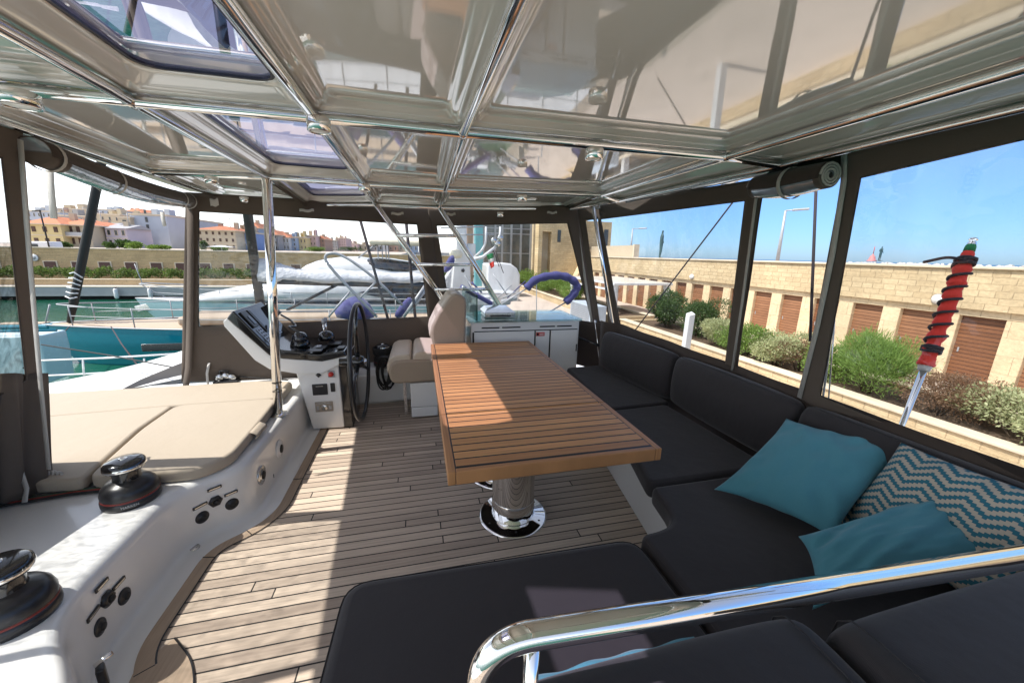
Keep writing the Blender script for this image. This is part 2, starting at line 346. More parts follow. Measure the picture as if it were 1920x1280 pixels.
M['tableedge'] = planks('oiled_teak_edge', 10.0, .0, ((.41,.195,.078), (.41,.195,.078)), axis='X', length=90., rough=.5, grain=.5, coat=0, gapx=0)
M['tableedge_x'] = planks('oiled_teak_edge_front', 10.0, .0, ((.41,.195,.078), (.41,.195,.078)), axis='Y', length=90., rough=.5, grain=.5, coat=0, gapx=0)
M['vinyl'] = clear('clear_vinyl', (.91,.925,.93), .02, .03, wave=.07, wscale=6, wob=.35)
M['vinylw'] = clear('ripple_tint_vinyl', (.93,.945,.95), .03, .03, wave=.55, wscale=34, wob=.6)  # noise in the tint stands in for ripples of light through the sheet
M['vinylf'] = clear('streaked_clear_vinyl', (.91,.925,.93), .02, .03, wave=.16, wscale=9, wob=.5)
M['vinylroll'] = simple('rolled_clear_vinyl', (.30,.33,.37), .08, metal=.35, coat=1, var=.4, scale=9, bump=.5, bscale=14, bdist=.01)
M['skyglass'] = clear('violet_skylight', (.72,.68,.90), .05, .01, wob=.01)
M['glass'] = clear('cabinet_glass', (.80,.90,.88), .10, .01, wob=.0)
M['blue'] = cloth('blue_linen', (.075,.25,.32), scale=700, bump=.3, var=.12)
M['water'] = None
def pattern_mat():
    m, nt, b = newmat('zigzag_fabric'); tc = N(nt, 'TexCoord'); sp = N(nt, 'SeparateXYZ'); nt.links.new(tc.outputs['Object'], sp.inputs[0])
    # stepped greek-key zigzag: quantised u shifts the v bands
    q = .011; uq = math_(nt, 'MULTIPLY', math_(nt, 'FLOOR', math_(nt, 'DIVIDE', sp.outputs['X'], q)), q)
    per = .11; t = math_(nt, 'FRACT', math_(nt, 'DIVIDE', uq, per)); tri = math_(nt, 'ABSOLUTE', math_(nt, 'SUBTRACT', t, .5))
    v = math_(nt, 'ADD', sp.outputs['Y'], math_(nt, 'MULTIPLY', tri, .068))
    f = math_(nt, 'FRACT', math_(nt, 'DIVIDE', v, .034)); band = math_(nt, 'GREATER_THAN', f, .52)
    nt.links.new(mixc(nt, band, (.42,.38,.32), (.018,.13,.19)), b.inputs['Base Color']); b.inputs['Roughness'].default_value = .85
    n3 = N(nt, 'TexNoise', Scale=400.0); nt.links.new(tc.outputs['Object'], n3.inputs['Vector'])
    bp = N(nt, 'Bump', Strength=.3, Distance=.0006); nt.links.new(n3.outputs['Fac'], bp.inputs['Height']); nt.links.new(bp.outputs[0], b.inputs['Normal'])
    return m
M['pattern'] = pattern_mat()
def water_mat():
    m, nt, b = newmat('harbour_water'); g = N(nt, 'NewGeometry')
    b.inputs['Base Color'].default_value = (.010,.085,.052,1); b.inputs['Roughness'].default_value = .06; b.inputs['IOR'].default_value = 1.33
    mp = N(nt, 'Mapping'); mp.inputs['Scale'].default_value = (1, 1.6, 1); nt.links.new(g.outputs['Position'], mp.inputs['Vector'])
    no = N(nt, 'TexNoise', Scale=1.6, Detail=5.0, Distortion=.6); nt.links.new(mp.outputs[0], no.inputs['Vector'])
    bp = N(nt, 'Bump', Strength=.35, Distance=.12); nt.links.new(no.outputs['Fac'], bp.inputs['Height']); nt.links.new(bp.outputs[0], b.inputs['Normal'])
    return m
M['water'] = water_mat()
def sea_mat():
    m, nt, b = newmat('open_sea'); g = N(nt, 'NewGeometry'); b.inputs['Base Color'].default_value = (.018,.10,.20,1); b.inputs['Roughness'].default_value = .35
    no = N(nt, 'TexNoise', Scale=.25, Detail=6.0); nt.links.new(g.outputs['Position'], no.inputs['Vector'])
    bp = N(nt, 'Bump', Strength=.8, Distance=.6); nt.links.new(no.outputs['Fac'], bp.inputs['Height']); nt.links.new(bp.outputs[0], b.inputs['Normal'])
    return m
M['sea'] = sea_mat()
M['stoneR'] = stone('sandstone_courses', ((.58,.455,.28), (.50,.38,.225)), .52, .205, 'YZ', mortar=(.46,.35,.21), msize=.009, bump=1.0)
M['stoneRX'] = stone('sandstone_courses_side', ((.62,.475,.275), (.53,.395,.22)), .52, .205, 'XZ', mortar=(.47,.36,.21))
M['stoneL'] = stone('sandstone_far', ((.60,.42,.225), (.52,.36,.19)), .8, .16, 'XZ', mortar=(.42,.30,.17), bump=.6)
M['pillar'] = stone('sandstone_pillar', ((.68,.54,.35), (.62,.48,.30)), .9, .55, 'YZ', mortar=(.5,.40,.26), msize=.006)
M['cap'] = simple('stone_cap', (.62,.53,.40), .85, var=.2, scale=3, bump=.5, bscale=20, bdist=.01)
M['paving'] = simple('quay_paving', (.50,.42,.36), .9, var=.15, scale=1.2, bump=.3, bscale=12, bdist=.01)
M['concrete'] = simple('pale_concrete', (.36,.36,.37), .85, var=.18, scale=1.5, bump=.4, bscale=9, bdist=.01)
M['dark'] = simple('shade_black', (.01,.012,.013), .9, var=.1)  # near black standing in for shade in gaps and hollows
M['slat'] = planks('red_brown_slats', .128, .020, ((.19,.080,.034), (.27,.118,.052)), axis='Z', length=40., rough=.6, grain=.5, bump=1.0, caulk=(.07,.022,.012), gapx=0)
M['slat_b'] = planks('brown_slats_faded', .128, .020, ((.23,.105,.050), (.31,.150,.075)), axis='Z', length=40., rough=.6, grain=.6, bump=1.0, caulk=(.07,.026,.014), gapx=0)
M['slat_c'] = planks('brown_slats_dark', .128, .022, ((.15,.060,.026), (.22,.092,.040)), axis='Z', length=40., rough=.6, grain=.6, bump=1.0, caulk=(.05,.018,.010), gapx=0)
M['slatL'] = simple('dark_brown_shutter', (.095,.045,.035), .7, var=.2, scale=2)
M['soil'] = simple('planter_soil', (.10,.065,.04), .95, var=.3, scale=8, bump=.6, bscale=20, bdist=.02)
M['leafy'] = leaf('fresh_leaves', (.07,.14,.022), (.20,.30,.06))
M['leafd'] = leaf('dark_leaves', (.022,.055,.012), (.075,.13,.03))
M['leafm'] = leaf('mid_green_leaves', (.045,.085,.016), (.15,.22,.05))
M['leafv'] = leaf('variegated_leaves', (.16,.22,.08), (.52,.52,.30))
M['leafr'] = leaf('dry_brown_leaves', (.12,.06,.035), (.27,.17,.10))
M['feather'] = leaf('feathery_leaves', (.10,.19,.03), (.24,.36,.09))
M['bark'] = simple('bark', (.10,.07,.045), .9, var=.3, scale=12, bump=.6)
M['teal'] = simple('teal_hull_paint', (.008,.22,.31), .18, coat=.6, var=.04, scale=1)
M['boatwhite'] = simple('boat_white', (.66,.67,.68), .22, coat=.4, var=.03, scale=1)
M['aqua'] = simple('pale_aqua_hull', (.50,.66,.70), .25, coat=.4, var=.04)
M['teakpale'] = simple('pale_boat_deck', (.42,.33,.245), .7, var=.08, scale=5)
M['cover'] = simple('grey_sail_cover', (.56,.57,.60), .8, var=.12, scale=4, bump=.9, bscale=6, bdist=.06)
M['navy'] = cloth('blue_canvas_cover', (.075,.075,.215), scale=300, trans=.15, var=.25)
M['boom'] = simple('dark_spar', (.03,.027,.03), .35, var=.15)
M['sofaseam'] = simple('dark_piping', (.022,.019,.020), .7, var=.1)
M['padseam'] = simple('beige_piping', (.33,.26,.19), .7, var=.1)
M['redring'] = simple('dull_red_ring', (.16,.015,.012), .5, var=.1)
M['greywin'] = simple('grey_deck_window', (.22,.22,.23), .15, coat=.3, var=.05)
M['tint'] = simple('tinted_boat_window', (.02,.02,.025), .06, coat=.5, var=.1)
M['wincol'] = simple('window_glass_dark', (.035,.04,.045), .12, var=.3, scale=2)
M['curtain'] = simple('curtained_glass', (.13,.135,.13), .15, var=.5, scale=.8, coat=.5)
M['shell'] = simple('tan_leather_shell', (.36,.285,.215), .5, var=.06, bump=.35, bscale=220, bdist=.0006)
M['shutter'] = simple('brown_shutter', (.09,.05,.035), .7, var=.2)
M['terracotta'] = simple('terracotta_tiles', (.50,.19,.10), .85, var=.25, scale=1.0, bump=.7, bscale=2, bdist=.08)
M['greyroof'] = simple('grey_roof', (.34,.34,.36), .8, var=.15)
M['creamtarp'] = simple('cream_hardtop', (.72,.66,.52), .5, var=.08)
M['red'] = cloth('red_flag_cloth', (.80,.055,.04), scale=500, trans=.1, var=.2)
M['green'] = cloth('green_flag_cloth', (.02,.24,.09), scale=500, trans=.15)
M['whitecloth'] = cloth('white_cloth', (.75,.75,.72), scale=500, trans=.3)
M['rope'] = simple('dark_cord', (.035,.028,.035), .8, var=.3, scale=60, bump=.8, bscale=300, bdist=.002)
M['bronze'] = simple('weathered_bronze', (.04,.09,.10), .6, var=.2)
M['skylight_rim'] = simple('skylight_gasket', (.01,.01,.025), .3, var=.1)
M['lens'] = simple('lamp_lens', (.8,.8,.78), .3, var=.05)
M['rock'] = simple('breakwater_rock', (.55,.52,.48), .9, var=.3, scale=.5, bump=1, bscale=2, bdist=.3)
M['redpaint'] = simple('red_paint', (.5,.03,.02), .4, var=.1)
M['hazered'] = simple('haze_muted_red', (.50,.20,.20), .6, var=.1)  # distance haze mixed into the red of the beacon
M['greyhull'] = simple('blue_grey_deck', (.55,.64,.74), .35, var=.05)
M['plate'] = simple('engraved_plate', (.36,.32,.27), .35, metal=.6, var=.25, scale=40)
M['ropegreen'] = simple('green_line', (.03,.10,.06), .8, var=.3, scale=60)
M['ropered'] = simple('red_line', (.28,.04,.03), .8, var=.3, scale=60)
M['switchpanel'] = simple('pale_key_panel', (.55,.60,.68), .3, var=.05)
def wallmat(name, c): return simple(name, c, .85, var=.10, scale=.6, bump=.2, bscale=3, bdist=.02)
# ================================================================ the deck we stand on
mb = MB().box(-1.40, -1.2, -.02, 2.3, 4.6, 0)
tag(mb.build('teak_deck', M['deck'], merge=False), 'teak planked flybridge deck with black caulking', kind='structure')
# hull block below so that nothing shows through from the side
mb = MB().box(-3.6, -1.2, -2.4, 2.6, 5.2, -.03)
tag(mb.build('boat_topsides', M['gelcoat'], bevel=.05), 'white superstructure of the boat below the flybridge', kind='structure')

path = fillet([V(-.80,.80,0), V(-.97,1.15,0), V(-1.218,1.42,0), V(-1.225,2.08,0), V(-.975,2.27,0), V(-.985,3.62,0), V(-.99,3.95,0)], .20, 8)
def dens(pts, d):
    out = []
    for a, b in zip(pts, pts[1:]):
        k = max(1, int((b-a).length/d)); out += [a.lerp(b, i/k) for i in range(k)]
    return out+[pts[-1]]
path = dens(path, .08)
def pnorm(i):
    a, b = path[max(i-1, 0)], path[min(i+1, len(path)-1)]; t = (b-a).normalized(); return V(t.y, -t.x, 0)
sec = [(.057,.0), (.050,.003), (-.010,.007), (-.030,.010), (-.042,.016), (-.050,.030), (-.053,.05), (-.062,.290), (-.0645,.308), (-.071,.328), (-.084,.342), (-.100,.348), (-.125,.35)]
rows = []
for i, p in enumerate(path):
    n = pnorm(i); r_ = [p+n*o+V(0,0,z) for o, z in sec]
    r_ += [V(r_[-1].x-.02, r_[-1].y, .3502), V(min(r_[-1].x-.04, -1.5), r_[-1].y, .350), V(-2.2, r_[-1].y, .346), V(-3.35, r_[-1].y+.1, .30), V(-3.5, r_[-1].y+.1, .2), V(-3.52, r_[-1].y+.1, -.6)]
    rows.append(r_)
mb = MB(); nv = len(rows[0]); vs = [v for r_ in rows for v in r_]
mb.add(vs, [(i*nv+k, i*nv+k+1, (i+1)*nv+k+1, (i+1)*nv+k) for i in range(len(rows)-1) for k in range(nv-1)], True)
coam = mb.build('coaming', M['gelcoat']); tag(coam, 'white moulded gelcoat coaming along the deck', kind='structure')
# margin board along the foot of the coaming
mb = MB(); a = []; b = []
pp = [p for p in path if 1.36 < p.y < 3.55]
for p in pp:
    i = path.index(p); n = pnorm(i); a.append(p+n*.058+V(0,0,.003)); b.append(p+n*.118+V(0,0,.003))
k = len(pp); mb.add(a+b, [(i, i+1, k+i+1, k+i) for i in range(k-1)])
mbd = mb.build('margin_board', M['deckedge'], merge=False); tag(mbd, 'curved teak margin board along the foot of the coaming', kind='structure')
mb = MB(); mb.add([p+V(0,0,.002) for p in b]+[b[i]+pnorm(path.index(pp[i]))*.007+V(0,0,.002) for i in range(k)], [(i, i+1, k+i+1, k+i) for i in range(k-1)])
for q in (0, 12, 20, 30):
    if q < k-1: mb.tube([a[q]+V(0,0,.001), b[q]+V(0,0,.001)], .0025, 6)
tag(mb.build('deck_caulking', M['blackm'], merge=False), 'black caulking line beside the margin board', kind='structure')
# covering board at the foot of the steps (bottom left of the deck)
mb = MB(); pts = [V(-1.13,1.34,.0035), V(-1.09,1.47,.0035)]
poly = [(-1.12,1.43), (-1.045,1.53), (-.93,1.42), (-.86,1.30), (-.83,1.1), (-.80,.8), (-1.0,.8)]
mb.prism(poly, .002, .0045); tag(mb.build('step_board', M['deckedge'], merge=False), 'rounded teak board at the foot of the coaming corner', kind='structure')
mb = MB(); mb.tube([V(x, y, .004) for x, y in fillet([V(-1.045,1.53,0), V(-.93,1.42,0), V(-.86,1.30,0), V(-.83,1.1,0), V(-.80,.8,0)], .1) for x, y in [(0,0)]] if False else [V(p.x, p.y, .0045) for p in fillet([V(-1.045,1.53,0), V(-.93,1.42,0), V(-.86,1.30,0), V(-.83,1.1,0), V(-.80,.8,0)], .1)], .004, 6)
tag(mb.build('board_caulking', M['blackm']), 'black caulking line round the rounded teak board', kind='structure')
# far coaming behind the wheel
mb = MB(); L = []
for x in (-1.0, -.4, .2, .55):
    yo = {-1.0: 3.88, -.4: 3.90, .2: 3.98, .55: 4.02}[x]
    L.append([V(x, yo+.10, 0), V(x, yo+.07, .03), V(x, yo+.02, .34), V(x, yo+.05, .40), V(x, yo+.11, .42), V(x, 5.1, .42), V(x, 5.15, -.5)])
mb.add([v for l in L for v in l], [(i*7+k, (i+1)*7+k, (i+1)*7+k+1, i*7+k+1) for i in range(3) for k in range(6)], True)
tag(mb.build('far_coaming', M['gelcoat'], bevel=.01), 'white coaming behind the steering wheel', kind='structure')
# coachroof hump outside, forward of the sunpad
mb = MB()
prof = [(-3.3,3.55,.40), (-2.9,3.85,.43), (-2.6,4.05,.50), (-2.3,4.25,.60), (-2.1,4.45,.66), (-1.95,4.6,.68)]
L = []
for x, y0, zt in [(a_*1.04, b_*1.05, c_-.05) for a_, b_, c_ in prof]:
    L.append([V(x, y0-.45, .345), V(x, y0-.18, .35+(zt-.35)*.35), V(x, y0, .35+(zt-.35)*.8), V(x, y0+.22, zt), V(x, y0+.6, zt-.02), V(x, y0+1.0, zt-.25), V(x, y0+1.1, -.4)])
mb.add([v for l in L for v in l], [(i*7+k, (i+1)*7+k, (i+1)*7+k+1, i*7+k+1) for i in range(len(L)-1) for k in range(6)], True)
hump = thing('coachroof', (-2.2, 4.2, .4), 'white curved coachroof outside the brown canvas beside the sunpad', 'coachroof')
mb.build('shell', M['gelcoat'], hump, subsurf=1)
pl = plane((-3.0,3.72,.43), (-1.9,4.1,.62), (-2.4,3.55,.42))
mb = MB(); q = [(214,737), (262,712), (330,684), (352,676), (352,700), (300,712)]
pts = [V(*(P(x, y, 'y', 3.75+.0008*(x-214)))) for x, y in q]
mb.add(pts, [tuple(range(len(pts)))]); mb.build('side_window', M['greywin'], hump, solid=.01)

# ================================================================ sunpad
def sgn_(p): return 1 if sum(p[i][0]*p[(i+1) % len(p)][1]-p[(i+1) % len(p)][0]*p[i][1] for i in range(len(p))) > 0 else -1
def cushion(name, poly, z0, z1, r, mat, label, cat, group=None, rnd=.05, puff=.012, base=None, sub=0):
    pp = fillet([V(*p, 0) for p in poly]+[V(*poly[0], 0)], rnd, 5)
    # close properly: fillet the first corner as well
    pl_ = [V(*p, 0) for p in poly]; n = len(pl_); out = []
    for i in range(n):
        a_, b_, c_ = pl_[i-1], pl_[i], pl_[(i+1) % n]; rr = min(rnd, (a_-b_).length*.45, (c_-b_).length*.45)
        p_, q_ = b_+(a_-b_).normalized()*rr, b_+(c_-b_).normalized()*rr
        for k in range(6):
            t = k/5; s_ = p_*(1-t)**2+b_*2*t*(1-t)+q_*t*t; out.append((s_.x, s_.y))
    mb = MB(); soft_slab(mb, out, z0, z1, r, puff=puff)
    o = mb.build(name, mat); tag(o, label, cat, group)
    if mat in (M['sofa'], M['pad']):
        sm_ = [V(x, y, z1-r*.62) for x, y in out]; cx_ = sum((p.x for p in sm_))/len(sm_); cy_ = sum((p.y for p in sm_))/len(sm_)
        nn_ = len(out); q_ = []
        for i_ in range(nn_):
            t_ = Vector(out[(i_+1) % nn_])-Vector(out[i_-1])
            if t_.length < 1e-6: continue
            t_.normalize(); q_.append(V(out[i_][0]-t_.y*.010*sgn_(out), out[i_][1]+t_.x*.010*sgn_(out), z1-r*.30))
        MB().tube(q_, .0022, 6, closed=True).build('piping', M['sofaseam'] if mat == M['sofa'] else M['padseam'], o)
    return o, out
zp = .505
def pz(x, y, z=zp): v = P(x, y, 'z', z); return (v.x, v.y)
g_pad = 'beige sunpad cushions on the coaming'
def sc(pl_, k=1.064): return [(a_*k, b_*k) for a_, b_ in pl_]
# right hand pad (long one beside the pole), left pads
cushion('sunpad_cushion', sc([(-1.60,2.035), (-1.12,2.035), (-1.03,2.16), (-1.045,2.62), (-1.07,3.0), (-1.72,2.98), (-1.70,2.6)]), .355, 0.430, .02, M['pad'], 'beige sunpad cushion nearest the big black winch, reaching to the steel pole', 'cushion', g_pad, rnd=.09, puff=.004)
cushion('sunpad_cushion', sc([(-3.05,2.2), (-1.61,2.035), (-1.715,2.6), (-1.73,2.98), (-2.6,2.90), (-3.1,2.86)]), .355, 0.430, .02, M['pad'], 'beige sunpad cushion behind the brown curtain on the left', 'cushion', g_pad, rnd=.05)
cushion('sunpad_cushion', sc([(-3.1,2.875), (-2.6,2.915), (-1.725,2.995), (-1.07,3.015), (-1.08,3.40), (-1.35,3.46), (-3.0,3.42)]), .355, 0.425, .02, M['pad'], 'long narrow beige sunpad cushion at the far side by the helm console', 'cushion', g_pad, rnd=.07)
mb = MB(); v0 = V(-1.045,2.50,.44); mb.grid(lambda u, v: V(-1.112+.03*math.sin(u*3.1)+.02*u, 2.58+.16*v, .425-.055*u), 6, 3)
tag(mb.build('fastening_strap', M['pad'], solid=.006), 'small beige fastening tab at the edge of the sunpad', 'strap')

# ================================================================ winches
def winch(loc, label, r=.113, h=.20, group=None, rz=0):
    t = thing('winch', loc, label, 'winch', group, rz); b0 = 0; t.scale = (1,1,1.12)
    MB().lathe([(r*.0,0),(r*.97,0),(r*1.0,.012),(r*1.0,.028),(r*.96,.034)], n=40).build('base', M['blackm'], t, world=False)
    MB().lathe([(r*.965,.034),(r*.975,.038),(r*.965,.042)], n=40).build('red_ring', M['redring'], t, world=False)
    MB().lathe([(r*.96,.042),(r*.97,.06),(r*.90,.082),(r*.74,.10),(r*.52,.108),(r*.46,.112)], n=40).build('skirt', M['blackm'], t, world=False)
    MB().lathe([(r*.50,.100),(r*.46,.12),(r*.47,.145),(r*.52,.158)], n=40).build('drum', M['black'], t, world=False)
    MB().lathe([(r*.52,.157),(r*.68,.160),(r*.72,.168),(r*.72,.175),(r*.71,.178)], n=40).build('top_jaw', M['chrome'], t, world=False)
    MB().lathe([(r*.71,.1775),(r*.69,.188),(r*.60,.196),(r*.2,.203),(r*.14,.203)], n=40).build('cap', M['black'], t, world=False)
    MB().lathe([(r*.15,.202),(r*.15,.206),(r*.085,.206),(r*.085,.198),(0,.198)], n=20).build('socket', M['chrome'], t, world=False)
    return t
w1 = winch((-1.447,2.06,.35), 'large black and chrome winch on the coaming beside the sunpad', group='winches on the coaming')
# the maker's lettering on the skirt of the near side
def text(body, size, loc, rot, mat, name, parent, ext=.0006, sx=1):
    cu = bpy.data.curves.new(name, 'FONT'); cu.body = body; cu.size = size; cu.extrude = ext; cu.align_x = 'CENTER'; cu.align_y = 'CENTER'; cu.space_character = 1.05
    o = bpy.data.objects.new(name, cu); COL.objects.link(o); bpy.context.view_layer.update()
    me = bpy.data.meshes.new_from_object(o); bpy.data.objects.remove(o); me.materials.clear(); me.materials.append(mat)
    for v in me.vertices: v.co.x *= sx
    o = bpy.data.objects.new(name, me); COL.objects.link(o); o.parent = parent
    off = V(0,0,0); p = parent
    while p is not None: off += p.location; p = p.parent
    o.location = Vector(loc)-off; o.rotation_euler = rot; return o
def text_cyl(body, size, c, r, z, a_mid, mat, name, parent):
    o = text(body, size, c, (0,0,0), mat, name, parent); me = o.data
    for v in me.vertices:
        an = a_mid+v.co.x/r; rr = r+v.co.z; v.co = Vector((rr*math.cos(an), rr*math.sin(an), z+v.co.y))
    o.location = (0,0,0); return o
text_cyl('HARKEN', .016, (0,0,0), .1138, .020, R(-62), M['alu'], 'lettering', w1)
w2 = winch((-1.385,1.395,.35), 'large black winch cut by the left edge of the picture', group='winches on the coaming')
w3 = winch((-.40,4.03,.42), 'black winch with hanging rope coils behind the steering wheel', r=.10)
# rope coils hanging from the third winch
rc = MB()
for k in range(9):
    a0 = random.uniform(-.05,.05); w = random.uniform(.05,.10); d = random.uniform(.26,.36); x0 = -.36+random.uniform(-.03,.05); y0 = 3.86-random.uniform(0,.05)
    pts = [V(x0+w*math.sin(2*math.pi*t/24)+a0*(1-math.cos(2*math.pi*t/24))*.3, y0-.02*math.sin(2*math.pi*t/24+k), .56-d*(1-math.cos(2*math.pi*t/24))/2-.0) for t in range(24)]
    rc.tube(pts, .0075, 8, closed=True)
for k in range(5):
    rc.tube([V(-.40+.095*math.cos(t*.262), 4.03+.095*math.sin(t*.262), .55+k*.014) for t in range(24)], .0075, 8, closed=True)
tag(rc.build('rope_coil', M['rubber']), 'black rope coils hanging from the winch behind the wheel', 'rope')
# coloured control lines lying behind the big winch
for k, (mt, nm, lb) in enumerate((('rubber','control_line','black control line running left of the big winch'), ('ropered','control_line','red control line running left of the big winch'), ('ropegreen','control_line','dark green control line running left of the big winch'), ('rope','control_line','grey control line under the red line left of the winch'))):
    pts = [V(-1.50, 2.15+k*.013, .362+.004*k), V(-1.76, 2.15+k*.012, .362), V(-2.02, 2.10+k*.014, .362), V(-2.45, 1.94+k*.012, .365)]
    MBx = MB().tube([pts[0].lerp(pts[1], t/4) for t in range(4)]+[pts[1].lerp(pts[2], t/4) for t in range(4)]+[pts[2], pts[3]], .0065, 8)
    tag(MBx.build(nm, M[mt]), lb, 'rope')

# ================================================================ fittings on the coaming face
def onface(px, py):      # point on the coaming face and its normal
    best = None
    d = ray(px, py).normalized()
    for i in range(len(path)-1):
        a_, b_ = path[i], path[i+1]; t = (b_-a_); n = V(t.y, -t.x, 0).normalized(); den = d.dot(n)
        if abs(den) < 1e-6: continue
        s_ = ((a_-n*.057)-CP).dot(n)/den; p = CP+d*s_; u = (p-a_).dot(t)/t.dot(t)
        if s_ > 0 and -.01 <= u <= 1.01 and 0 < p.z < .34 and (best is None or s_ < best[0]): best = (s_, p, n)
    return best[1], best[2]
def fitting(px, py, r, label, cat='deck socket', kind='round', mat='blackm', name='deck_socket', group=None, thick=.012):
    p, n = onface(px, py); t = thing(name, p, label, cat, group); u = V(-n.y, n.x, 0); w = V(0,0,1)
    if kind == 'round':
        MB().lathe([(0,thick),(r*.6,thick),(r*.66,thick*.6),(r*.86,thick*.7),(r*.98,thick*.45),(r,0)], p, 28, n).build('flange', M[mat], t)
        MB().lathe([(0,thick*1.5),(r*.42,thick*1.45),(r*.46,thick*.9)], p, 20, n).build('plug', M['rubber'], t)
    elif kind == 'hex':
        MB().lathe([(0,thick),(r*.5,thick),(r*.55,thick*1.4),(r*.8,thick*1.2),(r,thick*.5),(r*1.02,0)], p, 6, n).build('flange', M[mat], t)
        MB().lathe([(0,thick*2.2),(r*.3,thick*2.1),(r*.4,thick*1.1)], p, 20, n).build('knob', M['rubber'], t)
    elif kind == 'label':
        MB().obox(p+n*.002, u*r, w*r*.24, n*.003).build('plate', M['blackm'], t, bevel=.001)
        MB().obox(p+n*.0055, u*r*.8, w*r*.10, n*.001).build('engraving', M['steel'], t)
    return t
gs = 'black sockets and labels on the coaming face'
# pixel positions in the photograph
for px, py, k, r, lb in ((379,969,'round',.034,'round black socket lowest of the trio below the big winch'), (404,939,'hex',.034,'black push button between two round sockets below the big winch'), (435,944,'round',.034,'round black socket rightmost of the trio below the big winch'),
        (375,948,'label',.035,'black label plate above the left socket of the far trio'), (402,915,'label',.033,'black label plate above the middle button of the far trio'), (433,924,'label',.033,'black label plate above the right socket of the far trio'),
        (186,1175,'round',.034,'round black socket lowest of the near trio by the picture edge'), (200,1122,'hex',.034,'black push button in the middle of the near trio'), (232,1117,'round',.034,'round black socket rightmost of the near trio'),
        (174,1150,'label',.036,'black label plate above the lowest socket of the near trio'), (190,1096,'label',.034,'black label plate above the middle button of the near trio'), (222,1093,'label',.034,'black label plate above the right socket of the near trio')):
    fitting(px, py, r, lb, 'socket' if k == 'round' else ('button' if k == 'hex' else 'label plate'), k, name={'round':'deck_socket','hex':'push_button','label':'label_plate'}[k])
fitting(490, 890, .062, 'round chrome filler cap on the coaming below the sunpad corner', 'filler cap', 'round', 'steel', 'filler_cap')
fitting(524, 841, .068, 'round white loudspeaker flange on the coaming near the console', 'flange', 'round', 'gelcoat', 'round_flange')
p, n = onface(512, 892); t = thing('vent_notch', p, 'tiny black arrow shaped vent beside the chrome filler cap', 'vent')
MB().obox(p+n*.002, V(-n.y,n.x,0)*.006, V(0,0,.014), n*.003).build('slot', M['blackm'], t)
p = V(-1.235,2.07,.010); t = thing('drain_cap', p, 'small steel drain in the gutter at the foot of the coaming', 'drain')
MB().lathe([(0,.006),(.022,.006),(.026,0)], p, 20).build('rim', M['steel'], t)
p, n = onface(205, 1272) if False else (V(-1.13,1.30,.13), V(.8,.55,0).normalized())
t = thing('deck_latch', p, 'black latch at the lower left corner of the coaming', 'latch')
MB().obox(p+n*.01, V(-n.y,n.x,0)*.02, V(0,0,.045), n*.012).build('body', M['blackm'], t, bevel=.006)
MB().tube([p+n*.0+V(0,0,.06), p+n*.045+V(0,0,.075)], .008, 10).build('pin', M['chrome'], t)

# ================================================================ steel pole
pb = P(522, 776, 'z', .35); ptop = P(500, 335, 'y', 3.02)
t = thing('support_pole', pb, 'polished steel support pole standing on the coaming left of the helm', 'pole')
MB().tube([pb+V(0,0,.01), pb.lerp(ptop, .5), ptop], .031, 24).build('tube', M['chrome'], t)
MB().lathe([(.0,.016),(.036,.016),(.040,.012),(.062,.008),(.066,0)], pb, 32).build('flange', M['chrome'], t)
MB().lathe([(.032,0),(.0335,.003),(.032,.006)], pb+(ptop-pb)*.11, 24, (ptop-pb)).build('joint_ring', M['blackm'], t)
MB().lathe([(.032,0),(.0335,.003),(.032,.006)], pb+(ptop-pb)*.15, 24, (ptop-pb)).build('joint_ring', M['blackm'], t)
for a_ in (30, 150, 270): MB().lathe([(0,.011),(.005,.011),(.006,.007)], pb+V(.053*math.cos(R(a_)), .053*math.sin(R(a_)), 0), 10).build('screw', M['steel'], t)

# ================================================================ helm console
hc = thing('helm_console', (-.85,3.6,0), 'white helm console with a sloping glossy black dashboard beside the wheel', 'helm console')
Y0, Y1 = 3.40, 3.98
def xz(x, y, yy=Y0): v = P(x, y, 'y', yy); return (v.x, v.z)
top = [xz(436,582), xz(503,650), xz(527,656), xz(594,664), xz(645,658)]
low = [xz(424,597), xz(505,667), xz(530,673), xz(604,678), xz(650,668)]
bot = [xz(417,603), xz(419,612), xz(477,676), xz(505,693), xz(560,702), xz(604,700), xz(636,684), xz(650,670)]
my = lambda a, b, d: V(a, d, b)
MB().prism([(a_, b_) for a_, b_ in low]+[(a_, b_) for a_, b_ in bot[::-1][0:]], Y0+.01, Y1-.01, my).build('pod', M['gelcoat'], hc, bevel=.018, seg=3)
MB().prism(top+low[::-1], Y0, Y1, my).build('dashboard', M['black'], hc, bevel=.012, seg=3)
ped = [xz(552,690,3.44), xz(587,805,3.44), xz(646,801,3.44), xz(633,668,3.44)]
ped = [(a_, max(b_, .001)) for a_, b_ in ped]
MB().prism(ped, 3.44, 3.90, my).build('pedestal', M['gelcoat'], hc, bevel=.012, seg=3)
bl = [ped[2], (ped[2][0]+.075, .001), (ped[2][0]+.055, .68), (ped[3][0]+.02, .71), ped[3]]
bl = [(a_+.001, b_) for a_, b_ in bl]
MB().prism(bl, 3.445, 3.885, my).build('black_column', M['black'], hc, bevel=.006)
def onped(px, py, yy=3.437): return P(px, py, 'y', yy)
c_ = onped(600,730); MB().obox(c_, (.062,0,0), (0,.006,0), (0,0,.052)).build('hatch_door', M['blackm'], hc, bevel=.008)
MB().obox(c_+V(0,-.008,.033), (.03,0,0), (0,.003,0), (0,0,.003)).build('hatch_handle', M['steel'], hc)
c_ = onped(624,726); MB().obox(c_, (.019,0,0), (0,.006,0), (0,0,.042)).build('switch', M['blackm'], hc, bevel=.01)
